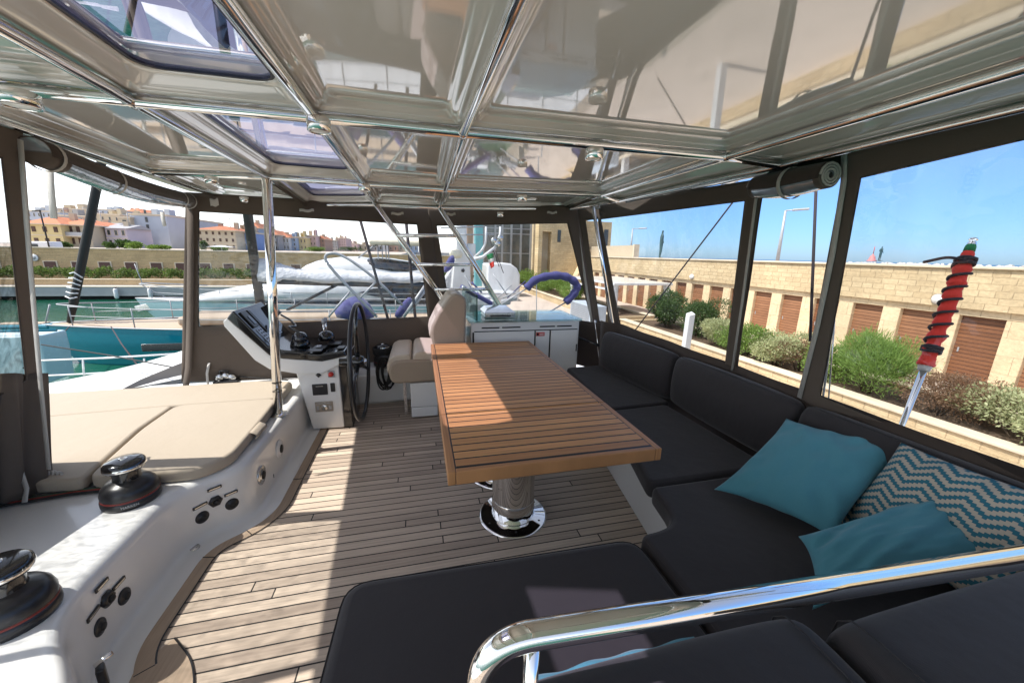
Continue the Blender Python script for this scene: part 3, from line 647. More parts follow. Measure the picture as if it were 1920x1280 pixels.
c_ = onped(621,701); s_ = MB().obox(c_, (.028,0,0), (0,.005,0), (0,0,.032)).build('stop_switch', M['alu'], hc, bevel=.004)
MB().lathe([(0,.022),(.020,.020),(.022,0)], c_+V(0,-.004,0), 18, (0,-1,0)).build('red_knob', M['redpaint'], s_)
c_ = onped(597,703); MB().lathe([(0,.012),(.018,.01),(.024,0)], c_, 4, (0,-1,0)).build('gauge', M['blackm'], hc)
c_ = onped(608,762); pt = MB().obox(c_, (.074,0,0), (0,.003,0), (0,0,.048)).build('name_plate', M['plate'], hc, bevel=.004)
for dx in (-.052, .052):
    MB().obox(c_+V(dx,-.0035,-.01), (.012,0,0), (0,.001,0), (0,0,.02)).build('relief', M['steel'], pt)
MB().lathe([(0,.002),(.024,.002),(.026,0)], c_+V(0,-.003,-.008), 16, (0,-1,0)).build('relief', M['steel'], pt)
MB().obox(c_+V(0,-.0035,.034), (.06,0,0), (0,.001,0), (0,0,.005)).build('relief', M['steel'], pt)
# dashboard furniture on the steep face and the flat shelf
A_, B_, C_ = V(top[0][0], Y0, top[0][1]), V(top[1][0], Y0, top[1][1]), V(top[0][0], Y1, top[0][1])
e1 = (B_-A_); e2 = (C_-A_); nn = e2.cross(e1).normalized(); nn = nn if nn.z > 0 else -nn
def dash(u, v, su, sv, h, name, mat, lift=.001, bevel=.003, parent=None):
    c = A_+e1*u+e2*v+nn*(h/2+lift); o = MB().obox(c, e1*(su/2), e2*(sv/2), nn*(h/2)).build(name, M[mat], parent or hc, bevel=bevel); return o
scr = dash(.40, .62, .62, .60, .008, 'chart_screen', 'black'); dash(.40, .62, .55, .53, .002, 'screen_glass', 'tint', lift=.0095, parent=scr)
dash(.30, .17, .42, .17, .012, 'radio', 'blackm'); dash(.34, .19, .22, .08, .004, 'radio_display', 'tint', lift=.013)
kp = dash(.76, .18, .40, .16, .004, 'key_panel', 'switchpanel')
for i in range(5):
    for j in range(2): dash(.60+i*.08, .145+j*.07, .045, .035, .003, 'key', 'blackm', lift=.005, bevel=.001, parent=kp)
kp = dash(.78, .62, .22, .22, .004, 'key_panel', 'switchpanel')
for i in range(4): dash(.71+i*.045, .62, .014, .12, .003, 'key', 'blackm', lift=.005, bevel=0, parent=kp)
def shelf(px, py, yy=None): return P(px, py, 'z', .745 if yy is None else yy)
c_ = shelf(563,645,.77); cp_ = MB().lathe([(0,-.02),(.075,-.02),(.08,0),(.075,.02),(.062,.045),(.055,.05)], c_, 28).build('compass_base', M['black'], hc)
MB().lathe([(.062,.035),(.066,.06),(.058,.085),(.038,.105),(.015,.113),(0,.114)], c_, 28, (.1,-.15,1)).build('compass_dome', M['tint'], cp_)
c_ = shelf(612,636,.77); th = MB().lathe([(0,-.01),(.07,-.01),(.075,.02),(.06,.06),(.03,.08),(0,.085)], c_, 20, (0,.1,1)).build('throttle_base', M['black'], hc)
for dy in (-.045, .045):
    MB().tube([c_+V(0,dy,.03), c_+V(-.005,dy*1.1,.10), c_+V(-.002,dy*.9,.165)], [.008,.007,.009], 12).build('throttle_lever', M['chrome'], th)
    MB().lathe([(0,-.03),(.014,-.026),(.018,0),(.014,.022),(0,.026)], c_+V(-.002,dy*.8,.18), 16, (0,.3,1)).build('lever_knob', M['alu'], th)
for px, py, sx, sy in ((600,652,.05,.06), (628,644,.055,.06), (590,658,.06,.04), (640,652,.03,.05)):
    c_ = shelf(px, py); MB().obox(c_+V(0,0,.006), (sx,0,.0), (0,sy,0), (0,0,.005)).build('control_panel', M['blackm'], hc, bevel=.003)
c_ = P(598,649,'z',.765); MB().obox(c_, (.02,0,0), (0,.02,0), (0,0,.008)).build('rocker_switch', M['alu'], hc, bevel=.003)
hr = fillet([P(527,590,'y',3.85), P(545,600,'y',3.8), P(556,612,'y',3.72), P(540,612,'y',3.62), P(575,632,'y',3.55)], .03)
MB().tube(hr, .009, 10).build('grab_handle', M['black'], hc)
c_ = P(510,582,'y',3.95); MB().obox(c_, (.05,0,-.05), (0,.03,0), (.03,0,.03)).build('handset', M['blackm'], hc, bevel=.012)
# steering wheel
wc = V(-.50,3.20,.70); sw = thing('steering_wheel', wc, 'large black steering wheel between the helm console and the beige seat', 'steering wheel')
RW = .475
MB().tube([wc+V(0, RW*math.cos(t*2*math.pi/72), RW*math.sin(t*2*math.pi/72)) for t in range(72)], .0165, 14, closed=True).build('rim', M['blackm'], sw)
for a_ in (90, 205, 335):
    d = V(0, math.cos(R(a_)), math.sin(R(a_)))
    MB().tube([wc+V(-.02,0,0), wc+d*RW*.55+V(-.02,0,0), wc+d*RW], [.024,.017,.012], 12).build('spoke', M['black'], sw)
MB().lathe([(0,.035),(.04,.03),(.052,.0),(.05,-.05),(.035,-.08),(.035,-.16)], wc, 28, (1,0,0)).build('hub', M['black'], sw)
MB().lathe([(0,.05),(.02,.048),(.024,.03)], wc, 20, (1,0,0)).build('hub_cap', M['chrome'], sw)

# ================================================================ helm seat
hs = thing('helm_chair', (.05,3.75,0), 'beige padded helm seat on a white pedestal behind the teak table', 'seat')
mx_ = lambda a, b, d: V(a, d, b)
def sx(px, py, yy=3.75): v = P(px, py, 'y', yy); return (v.x, v.z)
seatp = [(-.30,.43), (-.315,.50), (-.29,.575), (-.24,.605), (-.14,.612), (.26,.60), (.30,.45), (.27,.385), (-.22,.375), (-.28,.385)]
seatq = [(-.305,.44), (-.318,.50), (-.292,.59), (-.235,.63), (-.15,.64), (-.02,.63)]
MB().prism([(a_, b_) for a_, b_ in seatp], 3.50, 4.18, mx_).build('seat', M['shell'], hs, bevel=.03, seg=4)
for pr_ in ([(-.318,.48), (-.325,.55), (-.295,.628), (-.24,.655), (-.125,.660), (-.100,.64), (-.098,.50)], [(-.085,.50), (-.087,.64), (-.06,.672), (.0,.678), (.22,.66), (.24,.50)]):
    MB().prism(pr_, 3.52, 4.17, mx_).build('seat_pad', M['leather'], hs, bevel=.024, seg=4)
bk = [sx(807,622), sx(809,608), sx(820,585), sx(843,556), sx(856,549), sx(870,555), sx(873,568), sx(871,640), sx(868,655), sx(812,652)]
MB().prism(bk, 3.66, 4.22, mx_).build('backrest', M['shell'], hs, bevel=.03, seg=4)
fr_ = [sx(803,620,3.9), sx(806,606,3.9), sx(822,575,3.9), sx(841,548,3.9), sx(856,545,3.9), sx(850,575,3.9), sx(832,605,3.9), sx(815,640,3.9)]
for y0_, y1_ in ((3.70,3.93), (3.95,4.18)):
    MB().prism(fr_, y0_, y1_, mx_).build('back_pad', M['leather'], hs, bevel=.022, seg=4)
MB().box(-.12,3.52,.12,.14,3.98,.37).build('pedestal', M['gelcoat'], hs, bevel=.012)
MB().box(-.118,3.522,.015,.138,3.978,.118).build('pedestal_foot', M['gelcoat'], hs, bevel=.012)
MB().lathe([(.10,0),(.10,.015)], V(.05,3.72,0), 24).build('floor_plate', M['gelcoat'], hs)
MB().box(-.185,3.56,.05,-.155,3.60,.375).build('strut', M['chrome'], hs, bevel=.004)

# ================================================================ galley cabinet
cx0, cx1, cy0, cy1 = .50, 1.70, 3.76, 4.40
gc = thing('galley_cabinet', (1.1,4.0,0), 'white galley cabinet with a glass top and doors at the far end of the deck', 'cabinet')
MB().box(cx0,cy0,0,cx1,cy1,.895).build('carcass', M['gelcoat'], gc, bevel=.012)
MB().box(cx0-.025,cy0-.03,.905,cx1+.02,cy1+.02,.925).build('glass_top', M['glass'], gc, bevel=.004)
MB().box(cx0-.01,cy0-.012,.896,cx1+.005,cy1,.904).build('worktop', M['gelcoat'], gc)
def fx(px): return P(px, 640, 'y', cy0).x
for a_, b_, nm in ((889,1001,'door'), (1004,1029,'drawer_front'), (1032,1081,'door')):
    d_ = MB().box(fx(a_),cy0-.014,.03,fx(b_),cy0-.002,.80).build(nm, M['gelcoat'], gc, bevel=.005)
    if nm == 'door': MB().box((fx(a_) if a_ < 900 else fx(b_)-.012),cy0-.019,.56,(fx(a_)+.012 if a_ < 900 else fx(b_)),cy0-.0145,.64).build('hinge', M['blackm'], d_)
for a_, b_ in ((903,936), (941,975), (1011,1039), (1043,1070)):
    MB().box(fx(a_),cy0-.004,.838,fx(b_),cy0+.002,.852).build('vent_slot', M['blackm'], gc)
for px_ in (887.2, 1002.5, 1030.5): MB().box(fx(px_)-.008,cy0-.0025,.03,fx(px_)+.008,cy0+.003,.80).build('gap_shade', M['dark'], gc)  # black strips painted as the shade between the doors
MB().box(fx(889),cy0-.0022,.802,fx(1081),cy0+.003,.812).build('gap_shade', M['dark'], gc)
lbx = MB().box(fx(1004),cy0-.017,.745,fx(1019.5),cy0-.0145,.785).build('warning_sticker', M['redpaint'], gc)
MB().box(fx(1005),cy0-.0185,.75,fx(1008),cy0-.0172,.78).build('pictogram', M['blackm'], lbx)
MB().box(fx(1010),cy0-.0185,.757,fx(1018),cy0-.0172,.762).build('pictogram', M['lens'], lbx)
MB().box(fx(1010),cy0-.0185,.768,fx(1018),cy0-.0172,.773).build('pictogram', M['lens'], lbx)
t = thing('splash_guard', (.55,3.9,.93), 'upright clear glass splash guard on the left end of the cabinet', 'splash guard')
MB().add([V(.485,3.78,.925),V(.56,3.74,.925),V(.56,3.74,1.19),V(.47,4.3,1.24),V(.47,4.3,.925)], [(1,4,3,2)]).build('pane', M['glass'], t, solid=.008)
MB().tube([V(.56,3.745,.93), V(.56,3.745,1.19)], .006, 8).build('edge_strip', M['ropegreen'], t)
gr = thing('grill_box', (.82,3.95,.93), 'flat stainless steel grill box on top of the white cabinet', 'grill')
MB().box(.665,3.86,.928,.985,4.16,.985).build('tray', M['steel'], gr, bevel=.008)
MB().add([V(.655,3.85,.986),V(.995,3.85,.986),V(.995,4.17,.986),V(.655,4.17,.986),V(.70,3.95,1.02),V(.95,3.95,1.02),V(.95,4.14,1.03),V(.70,4.14,1.03)], [(0,1,5,4),(1,2,6,5),(2,3,7,6),(3,0,4,7),(4,5,6,7)]).build('lid', M['chrome'], gr, bevel=.005)
MB().tube(fillet([V(.72,3.855,.955), V(.72,3.825,.955), V(.93,3.825,.955), V(.93,3.855,.955)], .02), .007, 8).build('handle', M['blackm'], gr)

# ================================================================ ladder struts up to the hardtop
ls = thing('ladder', (.4,4.25,.93), 'polished steel ladder with three rungs leaning up to the hardtop', 'ladder')
tl, bl_ = P(704,385,'y',4.15), P(838,577,'y',4.33); tr_, br_ = P(824,390,'y',4.18), P(937,578,'y',4.28)
for a_, b_ in ((tl, bl_), (tr_, br_)):
    n2 = V(.030,0,.012)
    MB().tube([a_, b_], .019, 16).build('rail', M['chrome'], ls)
    MB().tube([a_+n2*.3+V(.012,.03,0), a_.lerp(b_,.25)+n2+V(0,.02,0), b_+n2+V(0,.02,0)], .012, 14).build('rail', M['chrome'], ls)
for k in (.265, .545, .80): MB().tube([tl.lerp(bl_, k), tr_.lerp(br_, k-.01)], .019, 14).build('rung', M['chrome'], ls)

# ================================================================ table
zt = .74; yF, yB = 1.355, 3.56; ja = P(826,777,'z',zt).y; jb = P(808,671,'z',zt).y; xl, xr = .085, 1.065
tb = thing('dining_table', (.57,2.2,0), 'long folding teak table with striped planking on steel pedestals', 'table')
ew = .032
for (a_, b_, nm) in ((yF, ja-.003, 'front_leaf'), (ja+.003, jb-.004, 'middle_leaf'), (jb+.004, yB, 'back_leaf')):
    f0 = a_+(ew if nm == 'front_leaf' else .004); f1 = b_-(ew if nm == 'back_leaf' else .004)
    lf = MB().box(xl+ew+.005, f0, zt-.058, xr-ew-.005, f1, zt).build(nm, M['table'], tb, bevel=.0015)
    MB().box(xl+ew, a_+.002, zt-.055, xl+ew+.0045, b_-.002, zt-.001).build('caulk_line', M['blackm'], lf)
    MB().box(xr-ew-.0045, a_+.002, zt-.055, xr-ew, b_-.002, zt-.001).build('caulk_line', M['blackm'], lf)
    MB().box(xl, a_, zt-.06, xl+ew, b_, zt+.0006).build('edge_board', M['tableedge'], lf, bevel=.004, seg=3)
    MB().box(xr-ew, a_, zt-.06, xr, b_, zt+.0006).build('edge_board', M['tableedge'], lf, bevel=.004, seg=3)
    if nm == 'front_leaf': MB().box(xl+ew+.001, yF, zt-.06, xr-ew-.001, yF+ew-.005, zt+.0006).build('edge_board', M['tableedge_x'], lf, bevel=.004, seg=3)
    if nm == 'front_leaf': MB().box(xl+ew+.001, yF+ew-.0048, zt-.055, xr-ew-.001, yF+ew, zt-.001).build('caulk_line', M['blackm'], lf)
    if nm == 'back_leaf': MB().box(xl+ew+.001, yB-ew+.005, zt-.06, xr-ew-.001, yB, zt+.0006).build('edge_board', M['tableedge_x'], lf, bevel=.004, seg=3)
MB().box(xl+.03, yF+.05, zt-.078, xr-.03, yB-.1, zt-.061).build('under_frame', M['blackm'], tb)
for yy in (1.985, 2.46):
    c_ = V(.525, yy, 0); lg = MB().lathe([(.130,.0),(.130,.66)], c_, 48).build('pedestal', M['chrome'], tb)
    fl = MB().lathe([(.131,.02),(.1325,.022),(.1325,.13),(.131,.132)], c_, 48).build('sleeve', M['chrome'], lg)
    MB().lathe([(.124,.020),(.140,.013),(.200,.010),(.213,.006),(.215,0)], c_, 56).build('flange', M['chrome'], lg)
    for k in range(6): MB().lathe([(0,.0135),(.006,.013),(.008,.010)], c_+V(.175*math.cos(k*1.047+.4), .175*math.sin(k*1.047+.4), 0), 10).build('screw', M['blackm'], lg)

# ================================================================ sofa
sb = thing('sofa_base', (1.6,2.0,0), 'white moulded base under the dark L shaped sofa', 'sofa base')
MB().prism([(1.21,1.32), (1.36,2.30), (1.52,3.55), (2.02,3.55), (2.05,1.32)], .0, .335).build('side_box', M['gelcoat'], sb, bevel=.01)
MB().prism([(-.16,.55), (-.16,1.08), (.93,1.08), (1.215,1.32), (2.05,1.32), (2.05,.55)], .0, .335).build('front_box', M['gelcoat'], sb, bevel=.01)
gq = 'dark sofa seat cushions'
z0c, z1c = .345, .45
cushion('seat_cushion', [(1.395,2.43), (1.97,2.46), (1.93,3.56), (1.47,3.52)], z0c, z1c, .03, M['sofa'], 'dark seat cushion at the far end beyond the table, nearest the cabinet', 'cushion', gq, rnd=.05)
cushion('seat_cushion', [(1.13,1.50), (1.93,1.50), (1.905,2.445), (1.38,2.415)], z0c, z1c, .03, M['sofa'], 'dark seat cushion beside the right edge of the table', 'cushion', gq, rnd=.06)
def corner_poly():
    pts = [(.875,.55), (.875,1.17), (.90,1.195), (.97,1.20), (1.03,1.215), (1.075,1.25), (1.10,1.31), (1.115,1.40), (1.13,1.485), (1.95,1.485), (1.97,.55)]
    return pts
cushion('seat_cushion', corner_poly(), z0c, z1c, .03, M['sofa'], 'dark corner seat cushion with a curved notch under the blue pillows', 'cushion', gq, rnd=.035)
cushion('seat_cushion', [(-.33,.45), (-.30,1.215), (.86,1.19), (.86,.45)], z0c-.01, z1c, .045, M['sofa'], 'wide dark chaise cushion in front of the chrome rail', 'cushion', gq, rnd=.10)
def backrest(x0b, y0, x1b, y1, label, zt_=.855, th=.15, z0_=.455, lean=.0, group='dark sofa back cushions'):
    # runs from (x0b,y0) to (x1b,y1): inner face line; thickness outward
    a_, b_ = V(x0b, y0, 0), V(x1b, y1, 0); t_ = (b_-a_).normalized(); n_ = V(t_.y, -t_.x, 0)
    if n_.x < 0 and abs(t_.y) > .5: n_ = -n_
    L_ = (b_-a_).length; mb = MB(); h = zt_-z0_; r_ = .05; loops = []
    prof = [(.03, z0_), (.0, z0_+.05), (-.005, z0_+h*.5), (.01, z0_+h*.82), (.03, zt_-.025), (.055, zt_-.006), (th*.5+.01, zt_), (th-.04, zt_-.006), (th-.012, zt_-.03), (th, zt_-.09), (th, z0_+.05), (th-.02, z0_)]
    for s_, ins in ((0,.035), (.012,.014), (.04,0), (L_*.33,-.006), (L_*.66,-.006), (L_-.04,0), (L_-.012,.014), (L_,.035)):
        cz = (zt_+z0_)/2; loops.append([a_+t_*s_+n_*(th/2+(o-th/2)*(1-ins*2/th))+V(0,0,cz+(z-cz)*(1-ins*2/h)) for o, z in prof])
    mb.loft(loops); o = mb.build('back_cushion', M['sofa'], subsurf=1)
    ps = loops[3:5]; sl_ = [loops[i][5] for i in range(1, 7)]; MB().tube([p+V(0,0,.001)+n_*-.002 for p in sl_], .0022, 6).build('seam', M['sofaseam'], o); tag(o, label, 'cushion', group); return o
backrest(1.90,2.46,1.78,3.42, 'dark back cushion at the far end of the sofa, nearest the cabinet')
backrest(1.925,1.465,1.90,2.44, 'dark back cushion in the middle of the right sofa beside the table')
backrest(1.95,-.3,1.935,1.45, 'long dark back cushion behind the pillows under the last window')
# cushions on this side of the rail
def nearcush(x0, x1, yf, yb, zt_, label):
    a_ = V(x0, 0, 0); mb = MB(); z0_ = .46; prof = [(yb, z0_), (yb+.004, zt_-.12), (yb-.006, zt_-.035), (yb-.03, zt_-.006), (yb-.08, zt_), (yf+.05, zt_-.012), (yf+.012, zt_-.05), (yf, zt_-.12), (yf-.02, z0_)]
    loops = []
    for x, ins in ((x0,.04), (x0+.014,.014), (x0+.05,0), ((x0*2+x1)/3,-.004), ((x0+x1*2)/3,-.004), (x1-.05,0), (x1-.014,.014), (x1,.04)):
        cy, cz = (yf+yb)/2, (zt_+z0_)/2; loops.append([V(x, cy+(y-cy)*(1-ins*4), cz+(z-cz)*(1-ins*4)) for y, z in prof])
    mb.loft(loops); o = mb.build('back_cushion', M['sofa'], subsurf=2)
    MB().tube([loops[i][5]+V(0,.0,-.004) for i in range(1, 7)], .0024, 6).build('seam', M['sofaseam'], o); MB().tube([p.lerp(V(p.x,(yf+yb)/2,p.z),.0)+V((.004 if x0 > .5 else -.004),0,0) for p in (loops[2] if x0 > .5 else loops[-3])[1:7]], .0022, 6).build('seam', M['sofaseam'], o); tag(o, label, 'cushion'); return o
nearcush(.10, .855, .20, .555, .80, 'dark back cushion at the bottom edge below the bend of the chrome rail')
nearcush(.865, 2.1, .15, .50, .82, 'dark back cushion at the bottom right below the chrome rail')
mb = MB(); mb.box(.10,.10,.3,2.1,.16,.74); tag(mb.build('back_board', M['gelcoat'], bevel=.01), 'white board behind the near cushions under the rail', 'board')
# chrome grab rail in the foreground
rl = thing('grab_rail', (.2,.48,.45), 'thick polished chrome grab rail crossing the lower right foreground', 'rail')
zr = .95
p0 = P(890,1300,'y',.46); c0 = P(918,1150,'y',.485); q1 = P(1400,1110,'y',.475); q2 = P(1960,1038,'y',.45)
c0 = V(c0.x-.005, .48, zr)
d_ = (q2-q1).normalized(); c0 = V(.078,.500,zr); q2 = P(1960,1036,'z',zr); 
MB().tube(fillet([V(c0.x-.0,c0.y-.012,.62), V(c0.x,c0.y,zr), q2], .10, 12), .0235, 28).build('rail_tube', M['chrome'], rl)
pm = c0.lerp(q2, .075); pm2 = V(.125,.495,.62)
MB().tube([V(.172,.494,zr-.02), V(.172,.489,.60)], .014, 20).build('post', M['chrome'], rl)
q3 = c0.lerp(q2, 1.0)
# folded blue throw seen between rail and cushion
mb = MB(); mb.grid(lambda u, v: V(.20+.44*u, .50+.11*v, .72-.05*v+.004*math.sin(u*23)+.003*math.sin(v*17+u*9)), 60, 16)
tag(mb.build('folded_throw', M['blue'], solid=.012), 'strip of blue folded cloth seen between the chrome rail and the near back cushion', 'throw')

# ================================================================ pillows
from mathutils import noise
def pillow(c, u, v, thick, name, mat, label, wr=.01, seed=0, pinch=.13, sag=0):
    c, u, v = Vector(c), Vector(u), Vector(v); n_ = u.cross(v).normalized()
    rnd = random.Random(seed); ph = [rnd.uniform(0, 6.28) for _ in range(12)]; fr = [rnd.uniform(2, 7) for _ in range(12)]
    N_ = 40; mb = MB()
    lu = u.length; ud = u.normalized(); vd2 = n_.cross(ud); vx, vy = v.dot(ud), v.dot(vd2)
    def f(s_, side):
        def g(a_, b_):
            x, y = a_*2-1, b_*2-1
            k = 1-pinch*(1-abs(y)**2.2)*abs(x)**3*.8; k2 = 1-pinch*(1-abs(x)**2.2)*abs(y)**3*.8
            X, Y = x*k*1.05, y*k2*1.05
            e = max(0, (1-abs(x)**2.6))*max(0, (1-abs(y)**2.6)); h = thick*e**.66
            edge = 1-max(abs(x), abs(y))
            w = 0
            for q in range(0, 12, 3):
                w += math.sin(fr[q]*x*2+fr[q+1]*y*2+ph[q])*.5
            # radial folds from the corners
            an = math.atan2(y, x); rr = math.hypot(x, y)
            fold = math.sin(an*14+ph[1])*max(0, rr-.55)*.9*e**.3
            h += (wr*w*.5+wr*fold*1.6)*min(1, e*3)
            h += (noise.noise(Vector((X*2.6+seed, Y*2.6, seed)))*.9+noise.noise(Vector((X*7+seed, Y*3+an, seed*2)))*.35)*wr*1.3*min(1, e*3)
            return (X, Y, h)
        return g
    g = f(0, 1)
    vs = []; idx = {}
    for side in (1, -1):
        for j in range(N_+1):
            for i in range(N_+1):
                X, Y, h = g(i/N_, j/N_); vs.append(Vector((X*lu+Y*vx, Y*vy, side*h)))
    nn_ = (N_+1)**2; fs = []
    for s_ in (0, 1):
        for j in range(N_):
            for i in range(N_):
                q = [s_*nn_+j*(N_+1)+i, s_*nn_+j*(N_+1)+i+1, s_*nn_+(j+1)*(N_+1)+i+1, s_*nn_+(j+1)*(N_+1)+i]
                fs.append(tuple(q if s_ == 0 else q[::-1]))
    mb.add(vs, fs, True); o = mb.build(name, M[mat], origin=(0,0,0))
    o.matrix_world = Matrix(((ud.x, vd2.x, n_.x, c.x), (ud.y, vd2.y, n_.y, c.y), (ud.z, vd2.z, n_.z, c.z), (0,0,0,1)))
    return tag(o, label, 'pillow')
def pil4(pts, thick, lift, *a, **k):      # corner pixels with heights: left, bottom, right, top
    q = [P(x, y, 'z', z) for x, y, z in pts]; c = sum(q, V(0,0,0))/4
    u = ((q[1]-q[0])+(q[2]-q[3]))/4; v = ((q[3]-q[0])+(q[2]-q[1]))/4
    n_ = u.cross(v).normalized()
    if n_.dot(CP-c) < 0: u, v = v, u; n_ = -n_
    return pillow(c+n_*lift, u, v, thick, *a, **k), q
gp = 'plain blue pillows'
o, q = pil4([(1362,914,.50), (1540,1012,.47), (1722,838,.82), (1462,800,.72)], .085, .02, 'throw_pillow', 'blue', 'plain blue pillow leaning on the back cushion, left of the patterned one', seed=3, wr=.010)
o, q = pil4([(1572,992,.50), (1850,1110,.50), (2060,985,.88), (1692,824,.84)], .085, .0, 'throw_pillow', 'pattern', 'grey pillow with teal zigzag pattern behind the two blue ones', seed=5, wr=.006, pinch=.07)
o, q = pil4([(1504,1028,.56), (1525,1128,.47), (1860,1060,.64), (1768,922,.70)], .075, .03, 'throw_pillow', 'blue', 'crumpled blue pillow lying in front, touching the chrome rail', seed=9, wr=.011)
# ================================================================ hardtop
Yr = {0:.12, 1:1.60, 2:3.02, 3:4.20}
def gy(r, px, py): return P(px, py, 'y', Yr[r])
G = {}
G[1] = [V(-1.52,1.60,2.05), gy(1,245,190), gy(1,590,222), gy(1,868,250), gy(1,1360,295), V(1.72,1.60,2.045)]
G[2] = [gy(2,280,322), gy(2,500,333), gy(2,682,346), gy(2,835,356), P(1127,366,'y',3.02), P(1162,376,'y',3.02)]
G[3] = [gy(3,420,372), gy(3,575,385), gy(3,704,384), gy(3,824,390), P(1060,392,'y',4.2), P(1108,386,'y',3.75)]
G[0] = [V(-1.42,.10,2.05), V(-.80,.10,2.05), V(-.33,.10,2.05), V(.20,.10,2.05), V(1.40,.10,2.05), V(1.74,.10,2.05)]
G[-1] = [V(p.x, -1.35, 2.05) for p in G[0]]
for r in G:
    for p in G[r]: pass
ht = thing('hardtop', (.1,1.5,2.05), 'cream glossy hardtop roof with polished steel frame and violet skylights overhead', 'roof')
LIFT = .024       # gelcoat ridge above the tube centre
def cell_loops(q, loops, n=4):
    # q: four corner points (00,10,11,01); loops: (inset, dz, radius) in metres
    a_, b_, c_, d_ = q; lx = ((b_-a_).length+(c_-d_).length)/2; ly = ((d_-a_).length+(c_-b_).length)/2
    out = []
    for ins, dz, r_ in loops:
        pts = rrect(lx-2*ins, ly-2*ins, max(min(r_, (min(lx, ly)-2*ins)/2*.98), .0005), n)
        L_ = []
        for x, y in pts:
            u, v = x/lx+.5, y/ly+.5; p = a_*(1-u)*(1-v)+b_*u*(1-v)+c_*u*v+d_*(1-u)*v; L_.append(p+V(0,0,dz))
        out.append(L_)
    return out
roofcells = []
TOP = .13
for r in (-1, 0, 1, 2):
    for c in range(5):
        q = [G[r][c], G[r][c+1], G[r+1][c+1], G[r+1][c]]
        if r == 2 and c == 4: pass
        w = (q[1]-q[0]).length; narrow = c == 4
        sk = (c == 1 and r in (0, 1, 2))
        if narrow: lp = [(0,LIFT,.001), (.03,LIFT,.01), (.05,LIFT+.012,.02), (.075,LIFT+.016,.02), (.095,LIFT+.030,.02), (.12,LIFT+.034,.02)]
        else: lp = [(0,LIFT,.001), (.028,LIFT,.01), (.031,LIFT+.006,.012), (.042,LIFT+.008,.018), (.052,LIFT+.011,.024), (.062,LIFT+.020,.032), (.068,LIFT+.0235,.036), (.076,LIFT+.0245,.04), (.085,LIFT+.0246,.045)]
        if sk: lp = [(0,LIFT,.001), (.026,LIFT,.01), (.036,LIFT+.010,.02), (.044,LIFT+.014,.03), (.056,LIFT+.040,.05), (.066,LIFT+.046,.06), (.072,LIFT+.047,.065), (.072,TOP+.01,.065)]
        L_ = cell_loops(q, lp)
        mb = MB(); mb.loft(L_, caps=(False, not sk), smooth=True)
        o = mb.build('ceiling_panel' if not sk else 'skylight_surround', M['roof'], ht)
        # top skin
        mb = MB(); tp = cell_loops(q, [(0,TOP,.001), (.072,TOP,.065)]); mb.loft(tp, caps=(False, not sk), smooth=False)
        mb.build('top_skin', M['gelcoat'], ht)
        if sk:
            gl = cell_loops(q, [(.072,LIFT+.058,.065)])[0]; MB().add(gl, [tuple(range(len(gl)))]).build('skylight', M['skyglass'], ht, merge=False)
            gk = cell_loops(q, [(.0685,LIFT+.050,.066), (.082,LIFT+.050,.058), (.082,LIFT+.057,.058), (.0685,LIFT+.057,.066)]); mb = MB(); mb.loft(gk, caps=(False, False), smooth=False); mb.build('skylight_gasket', M['skylight_rim'], ht)
# closing fascia round the outside; left side pushed out, unseen, to shade the deck
edge = [G[3][0], G[3][1], G[3][2], G[3][3], G[3][4], G[3][5], G[2][5], G[1][5], G[0][5], G[-1][5], G[-1][4], G[-1][3], G[-1][2], G[-1][1], G[-1][0], G[0][0], G[1][0], G[2][0]]
mb = MB(); n_ = len(edge); vs = [p+V(0,0,.0) for p in edge]+[p+V(0,0,TOP) for p in edge]
cen = V(.1,1.5,0); vs = [v+(V(v.x-cen.x, v.y-cen.y, 0).normalized()*.04)+(V(-.26,0,.05) if v.x < -1.2 else V(0,0,0)) for v in vs]+[p+V(0,0,LIFT) for p in edge]
mb.add(vs, [(i, (i+1) % n_, (i+1) % n_+n_, i+n_) for i in range(n_)]+[(i, 2*n_+i, 2*n_+(i+1) % n_, (i+1) % n_) for i in range(n_)])
mb.build('fascia', M['roofedge'], ht)
mb = MB(); mb.add([v+V(0,0,TOP) for v in edge]+vs[n_:2*n_], [(i, (i+1) % n_, (i+1) % n_+n_, i+n_) for i in range(n_)]); mb.build('top_rim', M['gelcoat'], ht)
# tubes of the frame
def ftube(pts, r=.0175): return MB().tube(pts, r, 20).build('frame_tube', M['chrome'], ht)
for c in range(6): ftube([G[r][c] for r in (-1, 0, 1, 2, 3) if not (c == 5 and False)], .0175 if c in (1,2,3,4) else .016)
for r in (-1, 0, 1, 2): ftube([p+V(0,0,.0) for p in G[r]], .0168)
ftube(G[3], .016)
# second slim tube beside the outer right one, and bead along the left edge
ftube([G[r][5]+V(.065, 0, -.004) for r in (-1, 0, 1, 2)], .013)
ftube([G[r][0]+V(-.05, 0, -.004) for r in (-1, 0, 1, 2)], .012)
for r in (0, 1, 2):
    for c in (0, 1, 2, 3, 4):
        MB().lathe([(.0175,-.025),(.0195,-.022),(.0195,.022),(.0175,.025)], G[r][c], 20, (G[r+1][c]-G[r][c])).build('collar', M['chrome'], ht)
